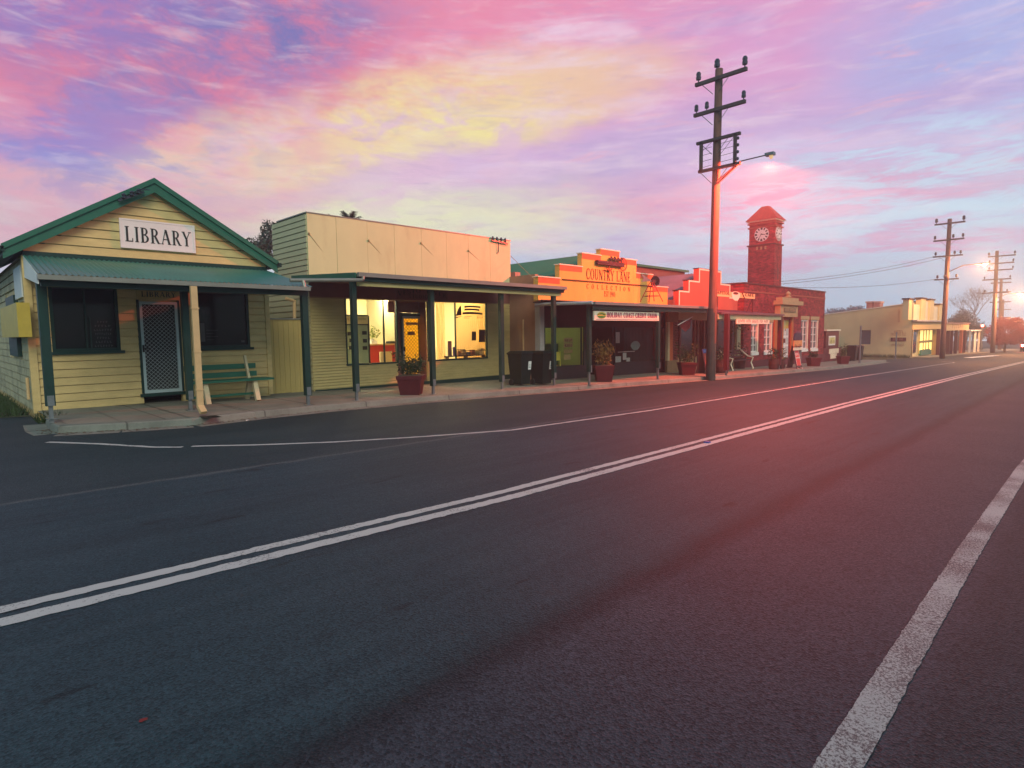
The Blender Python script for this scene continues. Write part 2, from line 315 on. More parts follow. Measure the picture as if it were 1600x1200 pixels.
def translucent(name, c, mix=.55):
    m = bpy.data.materials.new(name); m.use_nodes = True; n = m.node_tree.nodes; k = m.node_tree.links; b = n['Principled BSDF']; b.inputs['Base Color'].default_value = (*c, 1); b.inputs['Roughness'].default_value = .9
    t = n.new('ShaderNodeBsdfTranslucent'); t.inputs[0].default_value = (*c, 1); x = n.new('ShaderNodeMixShader'); x.inputs[0].default_value = mix
    k.new(b.outputs[0], x.inputs[1]); k.new(t.outputs[0], x.inputs[2]); k.new(x.outputs[0], n['Material Output'].inputs[0]); return m
tl = translucent('sheer_curtain', (.72, .50, .22)); YB = translucent('yellow_blind', (.92, .66, .07), .75)

# ------------------------------------------------------------------ mesh builder
class B:
    def __init__(s): s.v = []; s.f = []
    def add(s, vs, fs):
        o = len(s.v); s.v += [tuple(q) for q in vs]; s.f += [tuple(i+o for i in f) for f in fs]; return s
    def quad(s, a, b, c, d): return s.add((a, b, c, d), ((0, 1, 2, 3),))
    def box(s, x0, x1, y0, y1, z0, z1):
        return s.add([(x, y, z) for x in (x0, x1) for y in (y0, y1) for z in (z0, z1)],
                     [(0, 1, 3, 2), (4, 6, 7, 5), (0, 4, 5, 1), (2, 3, 7, 6), (0, 2, 6, 4), (1, 5, 7, 3)])
    def obox(s, c, ax, ay, az_):                     # centre and three half-axis vectors
        c = Vector(c); ax, ay, az_ = Vector(ax), Vector(ay), Vector(az_)
        return s.add([c+ax*i+ay*j+az_*k for i in (-1, 1) for j in (-1, 1) for k in (-1, 1)],
                     [(0, 1, 3, 2), (4, 6, 7, 5), (0, 4, 5, 1), (2, 3, 7, 6), (0, 2, 6, 4), (1, 5, 7, 3)])
    def bar(s, a, b, w, h, upv=(0, 0, 1)):           # rectangular bar from a to b
        a, b = Vector(a), Vector(b); d = (b-a); u = Vector(upv); sd = d.cross(u)
        if sd.length < 1e-6: sd = d.cross(Vector((1, 0, 0)))
        sd.normalize(); u = sd.cross(d).normalized()
        return s.obox((a+b)/2, d/2, sd*(w/2), u*(h/2))
    def prism(s, poly, ax, a, b):                    # polygon in the other two axes extruded along ax
        n = len(poly)
        def p3(p, t): return (t, p[0], p[1]) if ax == 'x' else (p[0], t, p[1]) if ax == 'y' else (p[0], p[1], t)
        return s.add([p3(p, a) for p in poly]+[p3(p, b) for p in poly],
                     [tuple(range(n)), tuple(range(2*n-1, n-1, -1))]+[(i, i+n, (i+1) % n+n, (i+1) % n) for i in range(n)])
    def tube(s, pts, r, n=8, cap=True):
        pts = [Vector(p) for p in pts]; rs = r if isinstance(r, (list, tuple)) else [r]*len(pts); vs = []; fs = []
        pu = None
        for i, p in enumerate(pts):
            d = (pts[min(i+1, len(pts)-1)]-pts[max(i-1, 0)]).normalized()
            u = d.cross(Vector((0, 0, 1)) if abs(d.z) < .95 else Vector((1, 0, 0))).normalized() if pu is None else (pu-d*pu.dot(d)).normalized()
            pu = u; w = d.cross(u)
            for j in range(n):
                a = 2*math.pi*j/n; vs.append(p+(u*math.cos(a)+w*math.sin(a))*rs[i])
        for i in range(len(pts)-1):
            for j in range(n): fs.append((i*n+j, i*n+(j+1) % n, (i+1)*n+(j+1) % n, (i+1)*n+j))
        if cap: fs += [tuple(range(n-1, -1, -1)), tuple(range((len(pts)-1)*n, len(pts)*n))]
        return s.add(vs, fs)
    def lathe(s, c, prof, n=16):                     # prof: (r, z)
        vs = [(c[0]+r*math.cos(2*math.pi*j/n), c[1]+r*math.sin(2*math.pi*j/n), c[2]+z) for r, z in prof for j in range(n)]
        fs = [(i*n+j, i*n+(j+1) % n, (i+1)*n+(j+1) % n, (i+1)*n+j) for i in range(len(prof)-1) for j in range(n)]
        fs += [tuple(range(n-1, -1, -1)), tuple(range((len(prof)-1)*n, len(prof)*n))]
        return s.add(vs, fs)
    def frustum(s, c, w0, w1, h, rot=0, d0=None, d1=None):
        d0 = d0 or w0; d1 = d1 or w1; ca, sa = math.cos(rot), math.sin(rot); vs = []
        for w, d, z in ((w0, d0, 0), (w1, d1, h)):
            for x, y in ((-1, -1), (1, -1), (1, 1), (-1, 1)):
                X, Y = x*w/2, y*d/2; vs.append((c[0]+X*ca-Y*sa, c[1]+X*sa+Y*ca, c[2]+z))
        return s.add(vs, [(3, 2, 1, 0), (4, 5, 6, 7)]+[(i, (i+1) % 4, (i+1) % 4+4, i+4) for i in range(4)])
    def corr(s, A, Bp, C, D, pitch=.076, amp=.011, th=True):   # corrugated sheet: A->Bp across the ribs, D over A, C over Bp
        A, Bp, C, D = map(Vector, (A, Bp, C, D)); n = max(2, int((Bp-A).length/pitch*4)); nrm = (Bp-A).cross(D-A).normalized(); vs = []; fs = []
        for i in range(n+1):
            t = i/n; o = nrm*amp*math.sin(i*math.pi/2); vs += [A.lerp(Bp, t)+o, D.lerp(C, t)+o]
        fs = [(2*i, 2*i+2, 2*i+3, 2*i+1) for i in range(n)]
        return s.add(vs, fs)
    def leaves(s, c, r, n, size, shell=.3, flat=1.0):
        c = Vector(c)
        for i in range(n):
            while 1:
                q = Vector((random.uniform(-1, 1), random.uniform(-1, 1), random.uniform(-1, 1)))
                if shell < q.length <= 1: break
            p = c+Vector((q.x*r[0], q.y*r[1], q.z*r[2])); d = Vector((random.gauss(0, 1), random.gauss(0, 1), random.gauss(0, flat))).normalized()
            e = d.cross(Vector((random.gauss(0, 1), random.gauss(0, 1), random.gauss(0, 1)))).normalized(); z = size*random.uniform(.6, 1.3)
            s.add([p-e*z*.28, p+d*z*.5-e*z*.05, p+d*z, p+d*z*.5+e*z*.3], [(0, 1, 2, 3)])
        return s
    def make(s, name, m, parent=None, o=None, smooth=False):
        if parent is not None and o is None:
            q = parent; o = Vector((0, 0, 0))
            while q: o = o+q.location; q = q.parent
        o = Vector(o or (0, 0, 0)); me = bpy.data.meshes.new(name); me.from_pydata([tuple(Vector(v)-o) for v in s.v], [], s.f); me.update()
        me.materials.append(m)
        if smooth: me.polygons.foreach_set('use_smooth', [True]*len(me.polygons))
        ob = bpy.data.objects.new(name, me); COL.objects.link(ob)
        if parent is not None: ob.parent = parent
        else: ob.location = o
        return ob
def tag(o, label=None, cat=None, group=None, kind=None):
    if label: o['label'] = label
    if cat: o['category'] = cat
    if group: o['group'] = group
    if kind: o['kind'] = kind
    return o
def thing(name, label, cat, loc, group=None):
    e = bpy.data.objects.new(name, None); COL.objects.link(e); e.location = loc; e.empty_display_size = .2
    return tag(e, label, cat, group)
def kids(o): return [c for c in bpy.data.objects if c.parent == o]
def dup(o, parent=None):
    c = o.copy(); COL.objects.link(c); c.parent = parent
    for ch in kids(o): dup(ch, c)
    return c
def wall_holes(b, x0, x1, z0, z1, y0, y1, holes, ax='y'):
    xs = sorted({x0, x1, *[v for h in holes for v in h[:2]]}); zs = sorted({z0, z1, *[v for h in holes for v in h[2:]]})
    for i in range(len(xs)-1):
        run = None
        for j in range(len(zs)-1):
            cx, cz = (xs[i]+xs[i+1])/2, (zs[j]+zs[j+1])/2
            hole = any(h[0] < cx < h[1] and h[2] < cz < h[3] for h in holes) or not (x0 < cx < x1 and z0 < cz < z1)
            if not hole: run = (run[0], zs[j+1]) if run else (zs[j], zs[j+1])
            if run and (hole or j == len(zs)-2):
                if ax == 'y': b.box(xs[i], xs[i+1], y0, y1, *run)
                else: b.box(y0, y1, xs[i], xs[i+1], *run)
                run = None
def boards(b, xr, z0, z1, step, y, holes=(), out=.032, ax='y', sgn=-1):
    """lapped boards on the wall plane at y; xr(z) gives the run's ends; sgn: side the boards stand proud"""
    z = z0
    while z < z1-1e-4:
        zt = min(z+step, z1); xa, xb = xr(z+.5*(zt-z)) if callable(xr) else xr
        cut = sorted([h for h in holes if h[2] < zt-.02 and h[3] > z+.02]); segs = []; cur = xa
        for h in cut:
            if h[0] > cur: segs.append((cur, min(h[0], xb)))
            cur = max(cur, h[1])
        if cur < xb: segs.append((cur, xb))
        for a, c_ in segs:
            if c_-a < .02: continue
            j = random.uniform(-.002, .002)
            gp = .021 if step > .1 else .025
            pr = [(y, z+gp), (y+sgn*(out+j), z+gp), (y+sgn*(out*.6), zt), (y, zt)]
            if ax == 'y':
                b.add([(a, p, q) for p, q in pr]+[(c_, p, q) for p, q in pr], [(0, 1, 2, 3), (7, 6, 5, 4), (1, 5, 6, 2), (0, 4, 5, 1)])
            else:
                b.add([(p, a, q) for p, q in pr]+[(p, c_, q) for p, q in pr], [(0, 1, 2, 3), (7, 6, 5, 4), (1, 5, 6, 2), (0, 4, 5, 1)])
        z = zt

# ------------------------------------------------------------------ lettering (serif strokes)
def ring(cx, cy, rx, ry, tx, ty, a0, a1, n=14):
    o = []
    for i in range(n):
        a, b_ = rad(a0+(a1-a0)*i/n), rad(a0+(a1-a0)*(i+1)/n)
        o.append([(cx+rx*math.cos(a), cy+ry*math.sin(a)), (cx+rx*math.cos(b_), cy+ry*math.sin(b_)), (cx+(rx-tx)*math.cos(b_), cy+(ry-ty)*math.sin(b_)), (cx+(rx-tx)*math.cos(a), cy+(ry-ty)*math.sin(a))])
    return o
def rc(x0, x1, y0, y1): return [(x0, y0), (x1, y0), (x1, y1), (x0, y1)]
def dg(x0, y0, x1, y1, w): return [(x0-w/2, y0), (x0+w/2, y0), (x1+w/2, y1), (x1-w/2, y1)]
def sv(x, w=.16, top=1, bot=1, y0=0, y1=1):
    o = [rc(x-w/2, x+w/2, y0, y1)]
    if bot: o.append(rc(x-w/2-.07, x+w/2+.07, y0, y0+.05))
    if top: o.append(rc(x-w/2-.07, x+w/2+.07, y1-.05, y1))
    return o
GL = {
 'I': (.34, lambda: sv(.17)), 'L': (.62, lambda: sv(.17)+[rc(.17, .58, 0, .07), rc(.52, .58, 0, .24)]),
 'B': (.66, lambda: sv(.17)+ring(.28, .755, .28, .245, .14, .06, -90, 90)+ring(.28, .275, .34, .275, .16, .06, -90, 90)+[rc(.17, .3, .94, 1), rc(.17, .3, .49, .55), rc(.17, .3, 0, .06)]),
 'R': (.72, lambda: sv(.17)+ring(.28, .74, .30, .26, .15, .06, -90, 90)+[rc(.17, .3, .94, 1), rc(.17, .3, .48, .54), dg(.62, 0, .34, .52, .17), rc(.54, .76, 0, .05)]),
 'P': (.62, lambda: sv(.17)+ring(.28, .72, .30, .28, .15, .06, -90, 90)+[rc(.17, .3, .94, 1), rc(.17, .3, .44, .5)]),
 'A': (.76, lambda: [dg(.09, 0, .37, 1, .07), dg(.64, 0, .38, 1, .17), rc(.2, .54, .3, .37), rc(0, .2, 0, .05), rc(.52, .78, 0, .05)]),
 'Y': (.74, lambda: [dg(.37, .46, .12, 1, .16), dg(.37, .46, .64, 1, .07), rc(.29, .45, 0, .5), rc(.22, .52, 0, .05), rc(0, .24, .95, 1), rc(.52, .76, .95, 1)]),
 'C': (.70, lambda: ring(.38, .5, .37, .52, .17, .07, 48, 312)+[rc(.58, .64, .70, .96), rc(.58, .64, .06, .26)]),
 'G': (.74, lambda: ring(.38, .5, .37, .52, .17, .07, 48, 300)+[rc(.56, .70, .06, .42), rc(.48, .76, .40, .45)]),
 'O': (.78, lambda: ring(.39, .5, .38, .52, .17, .06, 0, 360, 22)), 'U': (.74, lambda: sv(.16, .15, 1, 0, .3, 1)+sv(.60, .07, 1, 0, .3, 1)+ring(.36, .3, .28, .31, .14, .08, 180, 360)),
 'N': (.78, lambda: sv(.13, .07)+sv(.65, .07, 1, 0)+[dg(.64, 0, .14, 1, .17)]), 'T': (.66, lambda: sv(.33, .16, 0, 1)+[rc(.02, .64, .93, 1), rc(.02, .08, .76, 1), rc(.58, .64, .76, 1)]),
 'E': (.60, lambda: sv(.17)+[rc(.17, .54, 0, .07), rc(.17, .52, .93, 1), rc(.17, .44, .48, .54), rc(.49, .55, 0, .22), rc(.47, .53, .78, 1), rc(.40, .45, .40, .62)]),
 'F': (.58, lambda: sv(.17)+[rc(.17, .52, .93, 1), rc(.17, .44, .48, .54), rc(.47, .53, .78, 1), rc(.40, .45, .40, .62)]),
 'H': (.78, lambda: sv(.16)+sv(.62)+[rc(.16, .62, .48, .55)]), 'D': (.74, lambda: sv(.17)+ring(.25, .5, .44, .5, .17, .06, -90, 90)+[rc(.17, .27, .94, 1), rc(.17, .27, 0, .06)]),
 'S': (.56, lambda: ring(.28, .74, .25, .27, .13, .07, 20, 270)+ring(.28, .26, .27, .27, .14, .07, -160, 90)),
 'V': (.72, lambda: [dg(.36, 0, .10, 1, .16), dg(.37, 0, .62, 1, .07), rc(0, .24, .95, 1), rc(.50, .74, .95, 1)]),
 'K': (.74, lambda: sv(.17)+[dg(.24, .42, .60, 1, .07), dg(.64, 0, .36, .56, .17), rc(.5, .72, .95, 1), rc(.54, .78, 0, .05)]),
 'W': (1.0, lambda: [dg(.30, 0, .10, 1, .15), dg(.32, 0, .50, 1, .07), dg(.70, 0, .50, 1, .15), dg(.72, 0, .92, 1, .07)]),
 'M': (.90, lambda: sv(.12, .07)+sv(.76, .16)+[dg(.44, .1, .14, 1, .15), dg(.45, .1, .74, 1, .07)]),
 '1': (.40, lambda: sv(.2)), '9': (.58, lambda: ring(.28, .68, .26, .32, .13, .06, 0, 360, 18)+ring(.18, .56, .36, .56, .13, .07, -80, 30)),
 '0': (.60, lambda: ring(.30, .5, .28, .51, .13, .05, 0, 360, 18)), ' ': (.34, lambda: []), '.': (.2, lambda: [rc(.04, .16, 0, .13)]), '-': (.4, lambda: [rc(.05, .35, .4, .5)])}
def text(b, s, org, xd, ud, h, width=None, space=.10, arch=0):
    """lay serif letters from org along xd with cap height h, stretched to width"""
    xd, ud, org = Vector(xd).normalized(), Vector(ud).normalized(), Vector(org); nrm = xd.cross(ud)
    tot = sum(GL[c][0]+space for c in s)-space; k = (width/(tot*h)) if width else 1; x = 0; e = 0
    for c in s:
        w, fn = GL[c]
        for q in fn():
            e += 1
            cy = arch*(1-(2*(x+w/2)/tot-1)**2)
            b.add([org+xd*((x+p[0])*h*k)+ud*((p[1]+cy)*h)+nrm*(e % 7*.0004) for p in q], [tuple(range(len(q)))])
        x += w+space
    return b

def scribble(b, org, xd, ud, h, width, words=(5, 3)):  # lettering too faint to read: rows of worn strokes
    xd, ud, org = Vector(xd).normalized(), Vector(ud).normalized(), Vector(org); tot = sum(words)+len(words)-1; k = width/tot; x = 0
    for w in words:
        for i in range(w):
            t = random.uniform(.5, .75); a = org+xd*(x*k); hh = h*random.uniform(.8, 1)
            b.add([a, a+xd*k*.28, a+xd*k*.28+ud*hh, a+ud*hh], [(0, 1, 2, 3)]); v = random.choice((0, .4, .75))
            b.add([a+xd*k*.28+ud*h*v, a+xd*k*t+ud*h*v, a+xd*k*t+ud*h*(v+.22), a+xd*k*.28+ud*h*(v+.22)], [(0, 1, 2, 3)]); x += 1
        x += 1
    return b

# ================================================================== GROUND
def sheet(name, poly, c, m, kind='structure'):
    b = B(); n = len(poly); b.add([(x, y, g(x)+c) for x, y in poly], [tuple(range(n))])
    o = b.make(name, m); o['kind'] = kind; return o
verge_m = mat('dry_grass', (.055, .06, .03), .95, .4, 2.5, .5, fine=.3)
sheet('ground', [(-500, -700), (1500, -700), (1500, 1500), (-500, 1500)], -.09, verge_m)
asph = road_mat()
rb = B()
for p in ([(-40, -9), (1.45, -9), (1.45, 34), (-40, 34)], [(1.45, -9), (400, -9), (400, 12.2), (1.45, 12.2)], [(50, 12.2), (61.3, 12.2), (61.3, 60), (50, 60)]):
    rb.add([(x, y, g(x)) for x, y in p], [(0, 1, 2, 3)])
tag(rb.make('road', asph), kind='structure')
# footpath and kerb
kp = [G(70, 654, .10), G(76, 662, .11), G(90, 666.5, .12), G(190, 661.5, .12), G(300, 654.5, .12), G(400, 643.5, .12), G(500, 634, .12), G(640, 622, .12), G(760, 613.3, .12), G(881, 605, .12), G(1000, 596, .12), G(1113, 588, .12), G(1210, 580.5, .12), G(1300, 573, .12), G(1352, 567.5, .12), G(1385, 563, .12)]
kp = [Vector((p.x, p.y, 0)) for p in kp]
kb = B(); fp = B()
for i in range(len(kp)-1):
    a, b_ = kp[i], kp[i+1]; t = (b_-a).normalized(); n_ = Vector((-t.y, t.x, 0))
    def rim(p): return p+n_*.16
    for (q0, q1) in ((a, b_),):
        A0, B0, A1, B1 = q0, q1, rim(q0), rim(q1)
        def z(p, c): return (p.x, p.y, g(p.x)+c)
        kb.add([z(A0, -.02), z(B0, -.02), z(A0+n_*.02, .105), z(B0+n_*.02, .105), z(A0+n_*.04, .125), z(B0+n_*.04, .125), z(A1, .13), z(B1, .13)],
               [(0, 1, 3, 2), (2, 3, 5, 4), (4, 5, 7, 6)])
        # gutter strip
        kb.add([z(A0-n_*.32, .004), z(B0-n_*.32, .004), z(A0, .003), z(B0, .003)], [(0, 1, 3, 2)])
        back = 17.0
        fp.add([z(A1, .127), z(B1, .127), (B1.x, back, g(B1.x)+.127), (A1.x, back, g(A1.x)+.127)], [(0, 1, 2, 3)])
def path_mat(src_m=None, nm='footpath_concrete', per=.75):
    m = (src_m or conc).copy(); m.name = nm; t = m.node_tree; n = t.nodes; k = t.links; b = n['Principled BSDF']
    src = b.inputs['Base Color'].links[0].from_socket; tcn = n.new('ShaderNodeTexCoord'); s = n.new('ShaderNodeSeparateXYZ'); k.new(tcn.outputs['Object'], s.inputs[0])
    w = n.new('ShaderNodeMath'); w.operation = 'PINGPONG'; k.new(s.outputs[0], w.inputs[0]); w.inputs[1].default_value = per
    l = n.new('ShaderNodeMapRange'); k.new(w.outputs[0], l.inputs[0]); l.inputs[1].default_value = .008; l.inputs[2].default_value = .02; l.inputs[3].default_value = .7; l.inputs[4].default_value = 0
    x = n.new('ShaderNodeMix'); x.data_type = 'RGBA'; k.new(l.outputs[0], x.inputs[0]); k.new(src, x.inputs[6]); x.inputs[7].default_value = (.05, .045, .04, 1); k.new(x.outputs[2], b.inputs['Base Color'])
    return m
tag(fp.make('footpath', path_mat()), kind='structure'); tag(kb.make('kerb', path_mat(kerb_m, 'jointed_kerb', 1.2)), kind='structure')
# road markings
def stripe(b, pts, w, jit=.006, step=.12, zoff=.004):
    P_ = [Vector((p[0], p[1], 0)) for p in pts]
    fine = []
    for i in range(len(P_)-1):
        n = max(1, int((P_[i+1]-P_[i]).length/step)); n = min(n, 160)
        fine += [P_[i].lerp(P_[i+1], j/n) for j in range(n)]
    fine.append(P_[-1]); vs = []
    for i, p in enumerate(fine):
        t = (fine[min(i+1, len(fine)-1)]-fine[max(i-1, 0)]).normalized(); n_ = Vector((-t.y, t.x, 0))
        for sgn in (-1, 1):
            q = p+n_*(sgn*w/2+random.gauss(0, jit)); vs.append((q.x, q.y, g(q.x)+zoff))
    b.add(vs, [(2*i, 2*i+2, 2*i+3, 2*i+1) for i in range(len(fine)-1)])
pm1 = paint_mat('road_paint', .86); pm2 = paint_mat('worn_road_paint', .74, (.30, .34, .34), 85)
dl = B()
ctr = [(-6, 4.24), (.2, 4.29), (4.1, 4.18), (16, 4.42), (32, 4.5), (52, 4.42), (75, 4.2), (110, 3.5), (160, 2.2)]
for off in (.105, -.1): stripe(dl, [(x, y+off+.02) for x, y in ctr], .105 if off > 0 else .125, .0045, .05)
tag(dl.make('centre_line', pm1), kind='structure')
e1 = B(); stripe(e1, [G(74, 691), G(160, 694), G(240, 699), G(285, 699)], .09, .006); stripe(e1, [G(300, 697.5), G(400, 695.5), G(525, 690.8), G(660, 682.5), G(800, 672.2), G(900, 658), G(1013, 642), G(1200, 611.5), G(1333, 590), G(1420, 577), G(1467, 569.8), G(1484, 567.5), G(1491, 567), G(1489, 566), G(1470, 564.8)], .085, .005)
tag(e1.make('edge_line', pm1), kind='structure')
e2 = B(); stripe(e2, [(-1, .60), (2.25, .62), (3.6, .64), (5.4, .665), (9.3, .68), (14, .62), (24, .2), (40, -.9)], .135, .0022, .03)
tag(e2.make('shoulder_line', pm2), kind='structure')
e3 = B(); a, b_ = G(1512, 559), G(1556, 555.5); stripe(e3, [a, b_], .75, .01); tag(e3.make('far_white_line', paint_mat('white_road_paint', .95, (.80, .80, .80))), kind='structure')  # wide far strip, paler white than the other lines
# a reflective marker between the two lines, a red survey dab
rm = B(); p = G(1105, 692); rm.frustum((p.x, p.y, g(p.x)+.004), .09, .06, .02, .1); tag(rm.make('road_marker', mat('blue_reflector', (.015, .06, .28), .4, .1)), 'small blue reflector stud between the double centre lines', 'road stud')
dab = B(); p = G(224, 1126); dab.add([(p.x+.017*math.cos(t*.7)*(1+.35*math.sin(3.1*t)), p.y+.013*math.sin(t*.7)*(1+.3*math.cos(2.3*t)), g(p.x)+.004) for t in range(9)], [tuple(range(9))])
tag(dab.make('paint_dab', mat('red_dab', (.20, .025, .025), .8, .4, 60)), kind='structure')
lit = B(); p = G(388, 657.5); lit.add([(p.x-.05, p.y-.02, g(p.x)+.006), (p.x+.05, p.y-.03, g(p.x)+.03), (p.x+.06, p.y+.03, g(p.x)+.008), (p.x-.03, p.y+.03, g(p.x)+.02)], [(0, 1, 2), (0, 2, 3)])
tag(lit.make('litter', white_m), 'scrap of white paper lying in the gutter before the library', 'litter')
lb = B()
for i in range(420):
    k = random.choice((1, 2, 3, 4, 5, 6, 7, 8, 9, 10)); p = kp[k].lerp(kp[k+1], random.random()); t = (kp[k+1]-kp[k]).normalized(); n_ = Vector((-t.y, t.x, 0)); p = p-n_*abs(random.gauss(.05, .10)); a = random.uniform(0, 6.28); d = Vector((math.cos(a), math.sin(a), 0)); e = Vector((-d.y, d.x, 0)); z_ = g(p.x)+.008; r_ = random.uniform(.012, .035)
    lb.add([(p.x-d.x*r_, p.y-d.y*r_, z_), (p.x+e.x*r_*.5, p.y+e.y*r_*.5, z_+.008), (p.x+d.x*r_, p.y+d.y*r_, z_+.004), (p.x-e.x*r_*.5, p.y-e.y*r_*.5, z_+.006)], [(0, 1, 2, 3)])
tag(lb.make('leaf_litter', mat('dry_leaf', (.12, .07, .035), .9, .5, 20)), kind='stuff')

# ================================================================== SHARED PARTS
def dark_window(parent, x0, x1, z0, z1, y, fm=green_t, pane=dkglass, fw_=.06, bars=(1, 1), sill=True, frame_d=.05):
    f = B()
    f.box(x0, x1, y-frame_d, y+.03, z1-fw_, z1); f.box(x0, x1, y-frame_d, y+.03, z0, z0+fw_)
    f.box(x0, x0+fw_, y-frame_d, y+.03, z0+fw_, z1-fw_); f.box(x1-fw_, x1, y-frame_d, y+.03, z0+fw_, z1-fw_)
    for i in range(1, bars[0]): xx = x0+(x1-x0)*i/bars[0]; f.box(xx-.018, xx+.018, y-frame_d+.012, y+.02, z0+fw_, z1-fw_)
    for i in range(1, bars[1]):
        zz = z0+(z1-z0)*i/bars[1]; f.box(x0+fw_, x1-fw_, y-frame_d+.016, y+.016, zz-.02, zz+.02)
    w = f.make('window', fm, parent)
    B().box(x0+fw_, x1-fw_, y, y+.012, z0+fw_, z1-fw_).make('pane', pane, w)
    if sill: B().box(x0-.06, x1+.06, y-frame_d-.07, y+.02, z0-.06, z0-.001).make('sill', fm, w)
    return w
def post(parent, px, py, top, w=.125, y=None, m=green, lift=.22, zb=None):
    p = G(px, py, .125) if y is None else PY(px, py, y)
    b = B().box(p.x-w/2, p.x+w/2, p.y-w/2, p.y+w/2, p.z+lift, top); o = b.make('post', m, parent)
    f = B().box(p.x-.03, p.x+.03, p.y-.03, p.y+.03, min(p.z, g(p.x)+.12), p.z+lift-.002); f.box(p.x-.075, p.x+.075, p.y-.075, p.y+.075, p.z-.006, p.z+.012)
    f.box(p.x-w*.36, p.x+w*.36, p.y-w/2-.012, p.y-w/2-.002, p.z+lift+.002, p.z+lift+.18)
    f.make('post_foot', grey_m, o); return p
def lattice(b, x0, x1, z0, z1, y, s=.075, w=.010):
    H_ = z1-z0; k = -H_
    while k < (x1-x0):
        for sg in (1, -1):
            a0 = max(0, -k); a1 = min(H_, (x1-x0)-k)
            if a1-a0 > .01:
                pa = (x0+k+a0, a0); pb = (x0+k+a1, a1)
                if sg < 0: pa = (x0+x1-pa[0], pa[1]); pb = (x0+x1-pb[0], pb[1])
                d = w/2*1.41; yy = y-(.002 if sg > 0 else 0)
                b.add([(pa[0]-d, yy, z0+pa[1]), (pa[0]+d, yy, z0+pa[1]), (pb[0]+d, yy, z0+pb[1]), (pb[0]-d, yy, z0+pb[1])], [(0, 1, 2, 3)])
        k += s*1.41
    return b

# ================================================================== LIBRARY
YL = 15.15; lx0, lx1 = 1.52, 6.27
lib = thing('timber_hall', 'cream weatherboard hall with steep gable and green verandah, leftmost building', 'building', (lx0, YL, 0))
wl = PY(82, 550, YL); wr = PY(189, 550, YL); w2a = PY(306, 540, YL); w2b = PY(391, 544, YL)
da, db = PY(214.5, 471, YL), PY(285.5, 612, YL)
holes = [(wl.x, wr.x, wl.z, 2.62), (w2a.x, w2b.x, wl.z, 2.62), (da.x, db.x, -.2, da.z)]
zev = 3.22; apx = 3.88
b = B(); wall_holes(b, lx0+.02, lx1-.02, -.15, zev, YL, YL+.14, holes)
b.box(lx0+.02, lx0+.16, YL+.14, 23.4, -.15, zev); b.box(lx1-.16, lx1-.02, YL+.14, 23.4, -.15, zev); b.box(lx0+.02, lx1-.02, 23.4, 23.54, -.15, zev)
b.prism([(lx0+.02, zev), (lx1-.02, zev), (apx, zev+1.56)], 'y', YL, YL+.14)
boards(b, (lx0, lx1), .06, zev, .166, YL, holes)
sl_ = (zev+1.56-zev)/(apx-lx0)
boards(b, lambda z: (lx0+max(0, (z-.14-zev))/sl_, lx1-max(0, (z-.14-zev))/sl_), zev+.02, zev+1.60, .185, YL, out=.034)
b.make('wall', cream, lib)
b = B(); boards(b, (YL+.02, 23.3), .05, zev, .172, lx0+.02, [(16.6, 19.2, 1.1, 2.6)], ax='x', sgn=-1); b.make('side_wall', cream_old, lib)
B().box(lx0-.045, lx0+.08, YL-.055, YL+.10, .05, zev-.05).make('corner_trim', cream, lib); B().box(lx1-.08, lx1+.03, YL-.055, YL+.1, .05, zev-.1).make('corner_trim', cream, lib)
B().box(lx0+.3, lx1-.3, YL+1.2, YL+1.25, 0, 3).make('inner_wall', dark_m, lib)
# roof and bargeboards
A1, A2, A3 = PY(3, 384, YL-.2), PY(240, 281, YL-.2), PY(433, 411, YL-.2)
b = B(); R_ = .10
for p, q in ((A1, A2), (A3, A2)):
    for y0_, y1_ in ((YL-.16, 23.7),):
        b.corr((p.x, y0_, p.z-.02), (p.x, y1_, p.z-.02), (q.x, y1_, q.z-.02), (q.x, y0_, q.z-.02), .09, .011)
rf = b.make('roof', roof_g, lib)
b = B()
for p, q, s_ in ((A1, A2, 1), (A3, A2, -1)):
    d = (q-p).normalized()
    b.prism([(p.x, p.z), (q.x, q.z), (q.x, q.z-.27), (p.x, p.z-.24)], 'y', YL-.22, YL-.185)
    b.prism([(p.x-s_*.02, p.z+.035), (q.x, q.z+.035), (q.x, q.z-.075), (p.x-s_*.02, p.z-.075)], 'y', YL-.26, YL-.222)
b.make('bargeboard', green_t, lib)
B().box(A1.x-.09, A1.x+.02, YL-.26, 23.7, A1.z-.10, A1.z).make('eave_gutter', green, lib); B().box(A3.x-.02, A3.x+.09, YL-.26, 23.7, A3.z-.10, A3.z).make('eave_gutter', green, lib)
B().prism([(A1.x, A1.z-.12), (lx0+.02, A1.z+.1), (lx0+.02, A1.z+.06), (A1.x, A1.z-.16)], 'y', YL-.15, 23.5).make('eave_soffit', green, lib)
